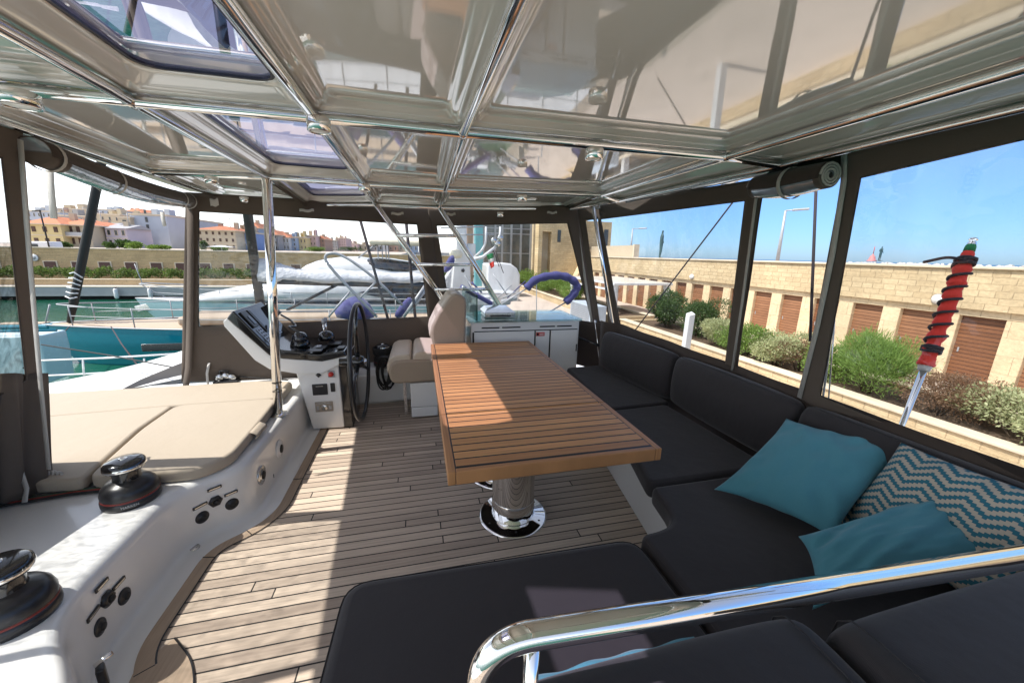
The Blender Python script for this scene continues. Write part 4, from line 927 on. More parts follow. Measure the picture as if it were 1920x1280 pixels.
# small down lights under the frame
def downlight(px, py, z, label, r=.036, h=.042):
    z -= .016; r = .048 if px < 50 else r
    c = P(px, py, 'z', z); t = thing('ceiling_light', c, label, 'ceiling light', 'round steel lights under the hardtop frame')
    MB().lathe([(0,h/2),(r*.9,h/2),(r,h/2-.004),(r,-h/2+.002),(r*.93,-h/2),(r*.80,-h/2),(r*.78,-h/2+.004)], c, 32).build('housing', M['chrome'], t)
    MB().lathe([(0,0),(r*.5,0),(r*.79,.004)], c+V(0,0,-h/2+.001), 28).build('lens', M['lens'], t)
for px, py, z, lb in ((33,186,2.022,'round steel light leftmost under the hardtop frame'), (598,235,2.008,'round steel light at the tube joint above the pole'), (1114,289,2.015,'round steel light on the cross tube above the window column'), (397,338,2.02,'small round steel light left of the steel pole top'),
        (683,352,2.006,'small round steel light at the joint above the ladder'), (979,371,2.016,'small round steel light on the second cross tube above the cabinet'), (938,402,2.02,'small round steel light on the far roof edge above the cabinet'), (458,374,2.03,'small round steel light on the left end of the far roof edge')):
    downlight(px, py, z, lb)
# ================================================================ canvas enclosure
def panel(name, pl, outer, hole, label, cat='side screen', mat='canvas', vin=True, group='brown canvas and clear vinyl side panels', seam=True, tape=True, vmat='vinylf'):
    # outer, hole: pixel corners (tl,tr,br,bl) projected on the plane of the panel
    O = [hit(x, y, pl) for x, y in outer]; c = sum(O, V(0,0,0))/4
    t = thing(name, c, label, cat, group)
    def ring(q, n=14, wob=0, rc=.0):
        out = []
        for i in range(4):
            a_, b_ = q[i], q[(i+1) % 4]
            for k in range(n):
                s_ = k/n; out.append(a_.lerp(b_, s_))
        return out
    nrm = pl[0]
    def rip(p, amp): return p+nrm*amp*(math.sin(p.x*5+p.z*3)+.6*math.sin(p.x*13+p.z*7+1)+.5*math.sin(p.z*11+p.y*9))
    if hole:
        H = [hit(x, y, pl) for x, y in hole]; ro, rh = ring(O), ring(H)
        # subdivided ring so it can ripple
        loops = [[rip(a_.lerp(b_, k/5), .004*math.sin(3.14*k/5)) for a_, b_ in zip(ro, rh)] for k in range(6)]
        mb = MB(); mb.loft(loops, caps=(False, False)); mb.build('canvas', M[mat], t, solid=.003)
        cH = sum(H, V(0,0,0))/4; mb = MB()
        f = lambda u, v: rip(H[3].lerp(H[2], u).lerp(H[0].lerp(H[1], u), v), .006*math.sin(3.14*u)*math.sin(3.14*v))
        mb.grid(f, 24, 16); mb.build('window', M[vmat], t, merge=False)
        if seam:
            s2 = [a_.lerp(cH, -.006)+nrm*.0035 for a_ in H]; s2b = [a_.lerp(cH, .008)+nrm*.0035 for a_ in H]
            mb = MB(); mb.loft([ring(s2), ring(s2b)], caps=(False, False)); mb.build('window_hem', M['canvas_in'], t, solid=.002)
    else:
        mb = MB(); f = lambda u, v: rip(O[3].lerp(O[2], u).lerp(O[0].lerp(O[1], u), v), .006)
        mb.grid(f, 20, 20); mb.build('canvas', M[mat], t, solid=.003)
    return t
def tape(name, pts, w, mat, label, cat, parent=None, nrm=None, th=.003):
    pts = [Vector(p) for p in pts]; nrm = nrm or FW; mb = MB(); L_ = []; R_ = []
    for i, p in enumerate(pts):
        t_ = (pts[min(i+1, len(pts)-1)]-pts[max(i-1, 0)]).normalized(); s_ = t_.cross(nrm).normalized(); L_.append(p-s_*w/2); R_.append(p+s_*w/2)
    n = len(pts); mb.add(L_+R_, [(i, i+1, n+i+1, n+i) for i in range(n-1)], True)
    o = mb.build(name, M[mat], parent, solid=th); 
    if parent is None: tag(o, label, cat)
    return o
# far side (left part): from the corner column by the sunpad to the column left of the cabinet
c2t, c2b = V(-1.87,3.94,2.02), V(-1.91,3.50,.45)
pF1 = plane((-1.90,3.93,2.0), (.12,4.42,2.0), (-2.04,3.78,.36))
panel('side_screen', pF1, [(348,360),(806,388),(842,700),(340,716)], [(372,396),(783,421),(803,594),(371,613)], 'brown canvas panel with a long clear window behind the helm console and wheel')
# its rolled hem by the opening
tape('canvas_flap', [P(356,380,'y',3.90), P(357,480,'y',3.87), P(356,600,'y',3.82), P(353,690,'y',3.76), P(347,734,'z',.365)], .055, 'canvas', 'brown canvas edge flap hanging at the corner of the sunpad', 'flap', nrm=V(.2,1,0))
tape('white_strap', [P(392,680,'y',3.82), P(388,700,'y',3.78), P(390,722,'z',.37)], .022, 'white_tape', 'short white strap hanging below the canvas near the console', 'strap', nrm=V(.2,1,0))
# far side (right part): behind the cabinet
pF2 = plane((.12,4.42,2.0), P(1084,395,'y',4.10), P(845,640,'y',4.62))
panel('side_screen', pF2, [(802,389),(1082,384),(1126,668),(836,700)], [(818,423),(1064,418),(1112,612),(852,640)], 'brown canvas panel with a clear window behind the white galley cabinet')
# narrow corner panel
q1, q2 = P(1084,395,'y',4.10), P(1128,690,'y',4.2)
pF3 = plane(q1, P(1146,400,'y',3.72), q2)
panel('side_screen', pF3, [(1082,384),(1120,379),(1166,640),(1126,668)], [(1098,413),(1121,410),(1141,608),(1124,602)], 'narrow canvas corner panel with a slim window between two columns')
pR1 = plane(P(1120,380,'y',3.72), P(1590,300,'x',1.76), P(1505,745,'x',2.06))
panel('side_screen', pR1, [(1121,384),(1432,334),(1376,702),(1164,628)], [(1126,411),(1397,376),(1359,689),(1163,612)], 'brown canvas panel with a clear window behind the far back cushion', vmat='vinyl')
pR3 = plane(P(1590,300,'x',1.76), P(1920,215,'x',1.76), P(1500,745,'x',2.06))
panel('side_screen', pR3, [(1588,286),(2600,30),(2600,1260),(1502,752)], [(1612,333),(2560,110),(2560,1170),(1537,742)], 'brown canvas panel with a big clear window at the right edge of the picture', vmat='vinyl')
# edge columns of the rolled up opening on the right
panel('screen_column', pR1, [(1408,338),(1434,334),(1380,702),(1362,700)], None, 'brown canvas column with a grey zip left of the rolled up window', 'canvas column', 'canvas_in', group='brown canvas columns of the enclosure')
# zips
zs = 'grey zip tapes on the canvas columns'
def ztape(px, pl, w, label, off=.006): 
    o = tape('zip_tape', [hit(x, y, pl)-pl[0]*off*(1 if pl[0].dot(FW) > 0 else -1) for x, y in px], w, 'zip', label, 'zip', nrm=pl[0]); o['group'] = zs; return o
ztape([(790,403),(806,480),(822,560),(833,640)], pF2, .040, 'grey zip tape on the column left of the galley cabinet')
ztape([(1078,393),(1094,500),(1108,590),(1119,655)], pF3, .035, 'grey zip tape on the column right of the galley cabinet')
ztape([(1422,352),(1410,440),(1394,560),(1374,694)], pR1, .018, 'grey zip tape on the column left of the rolled up window')
ztape([(1585,288),(1584,340),(1562,480),(1532,620),(1500,745)], pR3, .024, 'grey zip tape on the column right of the rolled up window')
# valance strip between hardtop and windows over the rolled up openings
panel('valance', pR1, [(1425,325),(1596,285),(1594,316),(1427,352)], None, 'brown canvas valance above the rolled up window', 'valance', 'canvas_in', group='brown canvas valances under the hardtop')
# left side: curtain column near the camera, opening with rolled up sheet
pL = plane((-1.56,2.06,2.02), (-1.87,3.94,2.02), (-1.92,2.2,.45))
pL0 = plane((-1.56,2.06,2.02), (-1.50,.6,2.02), (-2.02,2.34,.37))
panel('side_screen', pL0, [(-900,-160),(42,244),(92,890),(-700,1500)], [(-800,-60),(2,296),(48,712),(-700,1150)], 'brown canvas panel with a clear window at the left edge of the picture', vmat='vinylw')
# gathered curtain foot hanging down over the coaming
def curtain(u, v):
    x0, x1 = -40, 92
    a_ = hit(x0+(86-x0)*u, 700, pL0)+V(.004,0,0); b_ = P(-30+(100+30)*u, 960-52*u, 'z', .365); p = a_.lerp(b_, v)
    return p+V(.022*math.sin(u*16+v*1.5)+.012*math.sin(u*31+1), .022*math.cos(u*13), 0)*(.3+.7*v)
mb = MB(); mb.grid(curtain, 60, 14); tag(mb.build('canvas_curtain', M['canvas'], solid=.003), 'brown canvas curtain foot gathered in folds beside the sunpad', 'curtain')
tape('white_strap', [P(38,262,'y',2.05), P(50,420,'y',2.09), P(62,560,'y',2.12), P(76,720,'y',2.16), P(92,880,'y',2.17)], .022, 'white_tape', 'long pale webbing edge of the canvas at the far left', 'strap', nrm=V(.3,1,0))
_bk = V(.07,-.05,.0)
cl = thing('webbing_buckle', P(84,890,'z',.37), 'white webbing with a plastic buckle at the foot of the curtain', 'buckle')
for k in range(4): MB().tube(fillet([P(66+k*9,868+k*3,'z',.42), P(78+k*8,880,'z',.44), P(70+k*10,902,'z',.37), P(88+k*8,893,'z',.375)], .03, 4), .006, 6).build('webbing', M['white_tape'], cl)
MB().obox(P(102,888,'z',.38), (.045,.015,0), (-.008,.026,0), (0,0,.007)).build('buckle_body', M['lens'], cl, bevel=.004)
cl.location += _bk
tape('white_strap', [P(14,850,'z',.56), P(20,880,'z',.49), P(28,905,'z',.43), P(24,930,'z',.375)], .030, 'white_tape', 'frayed white strap lying on the foot of the left curtain', 'strap', nrm=V(.3,1,0)).location += V(.10,-.07,0)
# rolled up sheets
def roll(name, a_, b_, r, sagf, label, core='vinylroll', straps=()):
    a_, b_ = Vector(a_), Vector(b_); t = thing(name, (a_+b_)/2, label, 'rolled canvas', 'rolled up window panels'); n = 26
    pts = [a_.lerp(b_, k/n)+V(0,0,-sagf*math.sin(math.pi*k/n)) for k in range(n+1)]
    rr = [r*(1+.22*math.sin(math.pi*k/n)) for k in range(n+1)]
    sp_ = []
    MB().tube(pts, rr, 24).build('vinyl_roll', M[core], t)
    # canvas wrap over the top and the ends
    for s0, s1 in ((0,.10), (.90,1)):
        MB().tube([a_.lerp(b_, s0+(s1-s0)*k/4)+V(0,0,-sagf*math.sin(math.pi*(s0+(s1-s0)*k/4))) for k in range(5)], r*1.05, 24).build('canvas_end', M['canvas'], t)
    d_ = (b_-a_).normalized(); sd = d_.cross(V(0,0,1)).normalized()
    mb = MB(); vs = []
    m_ = 10
    for k in range(n+1):
        for j in range(m_+1):
            an = R(-15+190*j/m_) ; vs.append(pts[k]+(sd*math.cos(an)+V(0,0,1)*math.sin(an))*(rr[k]+.004))
    mb.add(vs, [(k*(m_+1)+j, k*(m_+1)+j+1, (k+1)*(m_+1)+j+1, (k+1)*(m_+1)+j) for k in range(n) for j in range(m_)], True); mb.build('canvas_wrap', M['canvas_in'], t, solid=.002)
    for s_ in straps:
        k = int(s_*n); c_ = pts[k]; ls_ = [c_+(sd*math.cos(q*math.pi/10)+V(0,0,1)*math.sin(q*math.pi/10))*(rr[k]+.010) for q in range(20)]
        mb = MB(); mb.loft([[p-d_*.010 for p in ls_], [p+d_*.010 for p in ls_]], caps=(False, False)); mb.build('strap', M['white_tape'], t, solid=.002)
    # spiral at the right end
    for k_ in ((0, 1) if sagf < .02 else (1,)):
        c_ = pts[-1] if k_ else pts[0]; dd = d_ if k_ else -d_
        spi = [c_+dd*.004+(sd*math.cos(q*.5)+V(0,0,1)*math.sin(q*.5))*(r*(1.02-q*.019)) for q in range(40)]
        MB().tube(spi, .0045, 8).build('roll_edge', M['zip'], t)
        MB().lathe([(0,.001),(r*.25,.0012)], c_, 14, dd).build('hollow_shade', M['dark'], t)  # dark disc painted as the shade inside the roll
    return t
roll('rolled_window', P(62,283,'y',2.10), P(356,377,'y',3.90), .052, .035, 'rolled up clear window under the hardtop on the left above the sunpad', straps=(.06,.33,.88,.97))
roll('rolled_window', P(1418,352,'x',1.74), P(1556,328,'x',1.70), .050, .008, 'rolled up clear window under the hardtop on the right between two columns', straps=(.55,))
# pale fixing tabs peeping out over the canvas
for i, (px, py, w, h, yy, lb) in enumerate(((1698,262,.075,.016,1.35,'pale fabric tab on the band above the big right window'), (1495,325,.05,.016,1.9,'pale fabric tab above the rolled up window on the right'), (1368,342,.035,.012,2.45,'pale fabric tab above the window behind the middle back cushion'), (1120,390,.03,.010,3.55,'pale fabric tab by the top of the steel strut'),
        (1035,399,.06,.012,4.12,'pale fabric tab on the band above the galley cabinet at right'), (845,402,.05,.012,4.12,'pale fabric tab on the band beside the ladder'), (745,401,.06,.012,4.12,'pale fabric tab on the band left of the ladder'), (575,395,.06,.012,4.05,'pale fabric tab on the band right of the steel pole'), (402,380,.03,.03,3.95,'pale hanging clip on the band left of the steel pole'))):
    p = P(px, py, 'y', yy); mb = MB()
    mb.grid(lambda u, v: p+V((u-.5)*w*2*(.75 if i < 3 else 1), (u-.5)*w*(-3.0 if i < 3 else .3), (v-.5)*h*2+.004*math.sin(u*9)+(.006 if u > .8 else 0)), 8, 3)
    tag(mb.build('fixing_tab', M['white_tape'], solid=.004), lb, 'tab', 'pale fixing tabs along the canvas band')
# steel struts at the right corner
a_, b_ = P(1112,388,'y',3.70), P(1150,615,'y',3.78)
t = thing('corner_strut', b_, 'polished steel strut beside the far back cushion at the canvas corner', 'strut')
MB().tube([a_, b_], .0175, 18).build('tube', M['chrome'], t)
t = thing('corner_rail', P(1110,640,'y',3.9), 'short black tube between cabinet and sofa below the canvas corner', 'rail')
MB().tube([P(1084,632,'y',3.95), P(1133,652,'y',3.75)], .014, 12).build('tube', M['black'], t)
MB().tube([P(1116,600,'y',3.9), P(1126,690,'y',3.8)], .010, 12).build('stanchion', M['chrome'], t)
# canvas skirt below the windows on the right
def skirt(u, v): 
    y = -1.0+4.75*u; x = 2.075-.02*math.sin(u*3); x = 2.06+.09*(1-u)*0+( -.10 if u > .97 else 0); return V(x+.01*math.sin(y*9+v*2), y, .32+.58*v)
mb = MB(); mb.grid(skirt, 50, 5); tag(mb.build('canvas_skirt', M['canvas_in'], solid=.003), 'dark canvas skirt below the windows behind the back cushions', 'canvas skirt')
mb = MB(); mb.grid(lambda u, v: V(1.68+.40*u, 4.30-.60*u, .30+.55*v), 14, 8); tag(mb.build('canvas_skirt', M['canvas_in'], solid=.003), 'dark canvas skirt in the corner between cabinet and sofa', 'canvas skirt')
mb = MB(); mb.grid(lambda u, v: V(-1.85+3.55*u, 3.84+.84*min(u*1.6,1)-.25*max(0,u-.7)+.12, .28+.26*v), 40, 6); tag(mb.build('canvas_skirt', M['canvas'], solid=.003), 'brown canvas skirt under the far windows behind the console', 'canvas skirt')
# traveller and lines on the coaming beyond the sunpad
tv = thing('rope_clutch', P(425,714,'z',.35), 'small black and steel rope clutch on the coaming left of the console', 'rope clutch')
cc = P(425,712,'z',.40)
MB().obox(cc+V(0,0,-.02), (.10,.01,0), (-.004,.04,0), (0,0,.02)).build('base', M['blackm'], tv, bevel=.01)
for dx, h_ in ((-.05,.05), (.0,.07), (.045,.04)): MB().lathe([(0,.02),(.032,.018),(.036,0),(.032,-.018),(0,-.02)], cc+V(dx,0,h_*.5), 18, (0,1,0)).build('sheave', M['steel'], tv)
MB().tube([cc+V(-.07,0,.0), cc+V(-.04,0,.09), cc+V(.03,0,.085)], .009, 8).build('lever', M['blackm'], tv)
t = thing('traveller_track', P(385,726,'y',3.45), 'thin black track on the coaming beyond the sunpad', 'track')
MB().tube([P(218,738,'z',.365), P(380,728,'z',.365), P(430,722,'z',.365)], .010, 8).build('rail', M['blackm'], t)
t = thing('black_line', P(250,680,'y',3.6), 'thin black line running from the left over the coachroof to the clutch', 'rope')
pp_ = [P(78,646,'y',4.3), P(200,665,'y',4.2), P(345,692,'y',4.0), P(425,704,'z',.42), P(540,712,'z',.40)]
MB().tube(pp_, .0065, 8).build('line', M['rubber'], t)
# ================================================================ water, quays, land
ZW, ZQ = -3.6, -2.34
def sheet(name, pts, mat, label):
    mb = MB(); mb.add(pts, [tuple(range(len(pts)))]); return tag(mb.build(name, mat, merge=False), label, kind='structure')
sheet('sea', [(-9000,-3000,ZW-.05),(9000,-3000,ZW-.05),(9000,12000,ZW-.05),(-9000,12000,ZW-.05)], M['sea'], 'blue open sea reaching the horizon')
sheet('harbour_water', [(-300,-80,ZW),(6.2,-80,ZW),(6.2,140,ZW),(-300,140,ZW)], M['water'], 'green harbour water between the boats')
q = MB(); q.box(6.2,-30,ZW-1,17.6,52,ZQ); tag(q.build('quay', M['paving'], merge=False), 'pale paved quay between the berths and the sandstone wall', kind='structure')
q = MB(); q.box(17.6,-60,ZW-1,26,60,1.42); tag(q.build('sea_terrace', M['paving'], merge=False), 'raised terrace behind the right hand wall', kind='structure')
q = MB(); q.box(-90,44.4,-3.25,5,51,-2.37); tag(q.build('far_quay', M['concrete'], bevel=.03), 'grey concrete quay across the water', kind='structure')
q = MB(); q.box(-90,44.36,-2.372,5,45.0,-2.33); tag(q.build('quay_kerb', M['cap']), 'pale stone kerb along the edge of the far quay', kind='structure')
q = MB(); q.box(-90,45.2,ZW-1,5,45.6,-3.26); tag(q.build('quay_shade', M['dark']), 'dark void under the far quay', kind='structure')  # black box painted as the shade below the quay edge
q = MB(); q.box(-500,62,ZW-1,-3,420,1.12); q.box(-500,50.2,ZW-1,-3,62,-.1); q.box(-500,420,ZW-1,60,900,1.0); tag(q.build('town_ground', M['paving'], merge=False), 'level ground of the town behind the far wall', kind='structure')
# ================================================================ right hand wall
wl = thing('sandstone_wall', (17.4,10,ZQ), 'long sandstone wall with brown slatted shutters and a flat coping on the right', 'wall')
y0w, y1w = -16.5, 48
mb = MB().box(17.14,y0w,.20,17.6,y1w,1.46); mb.build('upper_wall', M['stoneR'], wl)
MB().box(17.05,y0w,1.46,17.95,y1w,1.545).build('coping', M['cap'], wl, bevel=.015)
MB().box(17.27,y0w,-.03,17.6,y1w,.20).build('lintel', M['pillar'], wl)
ks = range(-15, 26); ds = [(7.30+1.592*k, 8.33+1.592*k) for k in ks]
mb = MB(); prev = y0w
for a_, b_ in ds: mb.box(17.27+random.uniform(-.01,.01),prev,ZQ,17.6,a_,-.031); prev = b_
mb.box(17.27,prev,ZQ,17.6,y1w,-.031)
mb.build('pillars', M['pillar'], wl, bevel=.03, seg=2)
for a_, b_ in ds:
    if a_ < -1: continue
    MB().box(17.44,a_,ZQ,17.5,b_,-.032).build('shutter', M[('slat','slat_b','slat','slat_c','slat_b')[int(a_*7.3) % 5]], wl, merge=False)
    MB().box(17.425,b_-.14,-1.25,17.439,b_-.10,-1.10).build('shutter_handle', M['alu'], wl)
for i, (yy, lb) in enumerate(((8.9,'white round lamp on the wall nearest the red flag'), (21.0,'white round lamp on the wall above the far shutters'))):
    t = thing('wall_lamp', (17.14,yy,.42), lb, 'lamp', 'round lamps on the sandstone wall')
    MB().lathe([(0,.14),(.10,.12),(.15,.06),(.16,0)], V(17.13,yy,.42), 20, (-1,0,0)).build('globe', M['lens'], t)
    MB().lathe([(.16,.02),(.175,.02),(.175,0)], V(17.13,yy,.42), 20, (-1,0,0)).build('rim', M['alu'], t)
# planters on the quay
for i, (a_, b_, lb) in enumerate(((-8,18.6,'long low sandstone planter in front of the slatted shutters'), (19.5,47,'long low sandstone planter farther along the quay'))):
    t = thing('planter', (11.8,(a_+b_)/2,ZQ), lb, 'planter', 'stone planters on the quay')
    mb = MB().box(10.9,a_,ZQ,11.15,b_,-1.86); mb.box(13.4,a_,ZQ,13.65,b_,-1.86); mb.box(11.15,a_,ZQ,13.4,a_+.25,-1.86); mb.box(11.15,b_-.25,ZQ,13.4,b_,-1.86); mb.build('wall', M['stoneR'], t, merge=False)
    mb = MB().box(10.84,a_-.05,-1.858,11.22,b_+.05,-1.79); mb.box(13.33,a_-.05,-1.858,13.7,b_+.05,-1.79); mb.build('coping', M['cap'], t, bevel=.012)
    mb = MB().grid(lambda u, v: V(11.15+2.25*u, a_+.2+(b_-a_-.4)*v, -1.93+.05*math.sin(u*9+v*40)), 8, 60); mb.build('soil', M['soil'], t)
# ================================================================ plants
def clump(mb, c, rx, ry, rz, n, size, up=.3, flat=.5, lobes=6, rnd=random):
    c = Vector(c); lb = [(V(rnd.uniform(-.55,.55)*rx, rnd.uniform(-.55,.55)*ry, rnd.uniform(-.2,.5)*rz), rnd.uniform(.45,.75)) for _ in range(lobes)]
    for _ in range(n):
        o, s_ = rnd.choice(lb); d = V(rnd.gauss(0,1), rnd.gauss(0,1), rnd.gauss(0,1)).normalized(); k = rnd.uniform(.55,1.0)**.5*(1+.12*rnd.gauss(0,1))
        p = c+o+V(d.x*rx*s_*k, d.y*ry*s_*k, d.z*rz*s_*k)
        a_ = (d+V(rnd.gauss(0,.6), rnd.gauss(0,.6), rnd.gauss(0,.6)+up)).normalized(); b_ = a_.cross(V(rnd.gauss(0,1), rnd.gauss(0,1), rnd.gauss(0,1))).normalized()
        L = size*rnd.uniform(.6,1.3); w = L*flat*.5
        mb.add([p, p+a_*L*.5+b_*w, p+a_*L, p+a_*L*.5-b_*w], [(0,1,2,3)])
def shrub(name, c, rx, ry, rz, n, size, mat, label, cat='bush', group=None, flat=.5, up=.3, lobes=6, seed=1):
    rnd = random.Random(seed); t = thing(name, (c[0], c[1], c[2]-rz), label, cat, group)
    mb = MB(); clump(mb, c, rx, ry, rz, n, size, up, flat, lobes, rnd); mb.build('foliage', M[mat], t, merge=False)
    mb = MB()
    for k in range(7):
        a_ = rnd.uniform(0, 6.28); mb.tube([V(c[0]+.05*math.cos(a_), c[1]+.05*math.sin(a_), c[2]-rz-.1), V(c[0]+rx*.3*math.cos(a_), c[1]+ry*.3*math.sin(a_), c[2]-rz*.2), V(c[0]+rx*.6*math.cos(a_), c[1]+ry*.6*math.sin(a_), c[2]+rz*.4)], [.02,.014,.005], 6)
    mb.build('stem', M['bark'], t); return t
zb = -1.55
def at(px, py, x): p = P(px, py, 'x', x); return (p.x, p.y, p.z)
# near to far along the planter
c = at(1868,792,12.0); shrub('bush', (12.0, 4.3, -1.45), 1.05, 1.6, .55, 9000, .075, 'leafv', 'pale variegated bush at the right edge beside the planter', seed=2)
shrub('bush', (12.1, P(1765,745,'x',12.1).y, -1.42), 1.05, 1.0, .52, 8500, .06, 'leafr', 'dry brown bush between the pale bush and the feathery shrub', seed=3, flat=.35)
shrub('shrub', (11.9, P(1632,700,'x',11.9).y, -1.12), .78, .85, .85, 14000, .15, 'feather', 'tall feathery light green shrub behind the flagstaff', cat='shrub', seed=4, flat=.09, up=1.3, lobes=9)
shrub('bush', (12.1, P(1562,690,'x',12.1).y, -1.45), .95, .9, .50, 6500, .07, 'leafy', 'small fresh green bush left of the feathery shrub', seed=5)
shrub('bush', (12.2, P(1500,672,'x',12.2).y, -1.42), .9, .75, .50, 5200, .06, 'leafr', 'reddish brown bush between green and variegated bushes', seed=6, flat=.35)
shrub('bush', (11.9, P(1458,662,'x',11.9).y, -1.32), 1.0, .95, .60, 7500, .075, 'leafv', 'variegated cream and green bush seen through the open panel', seed=7)
shrub('bush', (12.0, P(1405,645,'x',12.0).y, -1.32), .95, 1.05, .62, 7500, .07, 'leafy', 'bright green bush against the column of the open panel', seed=8)
shrub('bush', (12.1, P(1352,628,'x',12.1).y, -1.35), .9, .8, .6, 6000, .08, 'leafv', 'pale bush behind the column of the far right window', seed=9)
shrub('shrub', (12.4, P(1305,612,'x',12.4).y, -1.15), 1.1, 1.25, .95, 11000, .11, 'leafd', 'dark green shrub behind the white post', cat='shrub', seed=10, flat=.3)
shrub('shrub', (12.5, P(1252,605,'x',12.5).y, -1.10), 1.1, 1.0, 1.0, 8000, .11, 'leafd', 'dark shrub beside the white pergola', cat='shrub', seed=11)
shrub('bush', (12.2, 27.8, -1.15), 1.0, 1.8, .75, 6000, .11, 'leafy', 'green bush left of the white pergola', seed=12)
mb = MB(); rr = random.Random(5)
for k in range(24): clump(mb, (12.1+.2*rr.uniform(-1,1), 30+k*.75, -1.15+.25*rr.uniform(-1,1)), .95, .8, .65, 700, .13, .3, .5, 4, rr)
t = thing('hedge', (12.1,38,-1.86), 'long bright green hedge in the far planter behind the blue hoop cover', 'hedge'); mb.build('foliage', M['leafy'], t, merge=False)
mb = MB()
for k in range(30): clump(mb, (12.4+.2*rr.uniform(-1,1), 30+k*.6, -.75+.3*math.sin(k*1.7)), .5, .5, .45, 130, .13, .6, .4, 3, rr)
mb.build('tall_shoots', M['leafy'], t, merge=False)
# ================================================================ objects on the quay
t = thing('pergola', (13.5,24.5,ZQ), 'white pergola with square columns on the quay', 'pergola')
MB().box(11.4,20.6,-.12,15.5,27.6,.02).build('roof', M['boatwhite'], t, bevel=.02)
for x, y in ((11.6,20.9), (11.6,27.3), (15.3,20.9), (15.3,27.3), (11.6,24.1)): MB().box(x-.16,y-.16,ZQ,x+.16,y+.16,-.12).build('column', M['boatwhite'], t, bevel=.01)
MB().box(11.5,20.7,-.5,11.7,24.3,-.38).build('beam', M['boatwhite'], t)
MB().box(11.5,24.3,-.5,11.7,27.5,-.38).build('beam', M['boatwhite'], t)
a_ = P(1162,617,'z',ZQ); t = thing('service_cabinet', (10.2,21.0,ZQ), 'blue grey louvred service cabinet on the quay below the pergola', 'cabinet')
MB().box(9.5,19.6,ZQ,10.5,22.6,-1.25).build('body', simple('blue_grey_metal', (.42,.48,.55), .5, var=.08), t, bevel=.02)
for k in range(9): MB().box(9.47,19.75,ZQ+.12+k*.11,9.499,22.45,ZQ+.17+k*.11).build('louvre', M['alu'], t)
p = P(1284,660,'x',8.2); t = thing('marker_post', (8.2,p.y,ZQ), 'white slanted top post standing on the quay before the dark shrub', 'post')
pt = P(1295,588,'x',8.2)
MB().add([V(8.1,p.y-.09,ZQ),V(8.3,p.y-.09,ZQ),V(8.3,p.y+.09,ZQ),V(8.1,p.y+.09,ZQ),V(8.1,pt.y-.09,pt.z-.05),V(8.3,pt.y-.09,pt.z),V(8.3,pt.y+.09,pt.z+.06),V(8.1,pt.y+.09,pt.z)], [(0,3,2,1),(4,5,6,7),(0,1,5,4),(1,2,6,5),(2,3,7,6),(3,0,4,7)]).build('body', M['boatwhite'], t, bevel=.01)
t = thing('hydrant', (9.9,41,ZQ), 'small red hydrant on the quay beside the hedge', 'hydrant')
MB().lathe([(0,1.0),(.12,.96),(.2,.85),(.2,.7),(.15,.68),(.15,.15),(.24,.12),(.24,0)], V(9.6,41,ZQ), 16).build('body', M['redpaint'], t)
MB().lathe([(.1,-.3),(.1,.3)], V(9.6,41,ZQ+.6), 12, (1,0,0)).build('nozzle', M['redpaint'], t)
# lamp posts behind the wall
def lamp(b_, tp, arm, lab):
    t = thing('street_lamp', b_, lab, 'street lamp', 'street lamps behind the sandstone wall')
    MB().tube([b_, tp], [.09,.055], 14).build('pole', M['alu'], t)
    MB().tube([tp, tp+arm*.4, tp+arm*.6], .03, 10).build('arm', M['alu'], t)
    e_ = tp+arm; ad = arm.normalized(); sd = ad.cross(V(0,0,1)).normalized()
    MB().obox(e_-ad*.1, ad*.36, sd*.13, V(0,0,.05)).build('lamp_head', M['alu'], t, bevel=.03)
lamp(V(19,16.8,1.42), V(19,16.85,4.15), V(.5,-.55,.03), 'grey street lamp nearest, between the two right columns')
lamp(V(19,31.8,1.42), V(19,31.8,4.05), V(.7,-.7,.03), 'smaller grey street lamp farther along the wall top')
# ================================================================ statues and breakwater
def statue(name, b_, h, label, mat='bronze', lean=0):
    b_ = Vector(b_); s_ = h/1.8; me = bpy.data.meshes.new('figure')
    J = {'pel':(0,0,.95,.15),'chest':(0,0,1.3,.17),'neck':(0,0,1.5,.07),'head':(0,-.02,1.68,.11),'kl':(-.10,-.02,.5,.08),'fl':(-.13,.02,.06,.055),'tl':(-.13,-.16,.03,.04),'kr':(.11,.0,.5,.08),'fr':(.14,.02,.06,.055),'tr':(.14,-.16,.03,.04),
         'sl':(-.2,0,1.42,.075),'el':(-.29,.03,1.14,.055),'hl':(-.27,-.10,.90,.04),'sr':(.2,0,1.42,.075),'er':(.30,.03,1.16,.055),'hr':(.24,-.16,1.0,.04)}
    E_ = [('pel','chest'),('chest','neck'),('neck','head'),('pel','kl'),('kl','fl'),('fl','tl'),('pel','kr'),('kr','fr'),('fr','tr'),('chest','sl'),('sl','el'),('el','hl'),('chest','sr'),('sr','er'),('er','hr')]
    K = list(J); me.from_pydata([(J[k][0]*s_, J[k][1]*s_, J[k][2]*s_) for k in K], [(K.index(a_), K.index(c_)) for a_, c_ in E_], [])
    t = thing(name, b_, label, 'statue'); o = bpy.data.objects.new('figure', me); COL.objects.link(o); o.parent = t
    m = o.modifiers.new('skin', 'SKIN'); o.modifiers.new('sub', 'SUBSURF').render_levels = 1
    for i, k in enumerate(K): me.skin_vertices[0].data[i].radius = (J[k][3]*s_*.8, J[k][3]*s_*.7)
    me.skin_vertices[0].data[0].use_root = True; me.materials.append(M[mat]); o.rotation_euler = (0,0,R(60))
    MB().box(b_.x-.25*s_,b_.y-.25*s_,b_.z-.06,b_.x+.25*s_,b_.y+.25*s_,b_.z+.02*s_).build('plinth', M[mat], t); return t
statue('statue', (19,27.3,1.50), 2.35, 'dark bronze statue of a standing figure on the wall top')
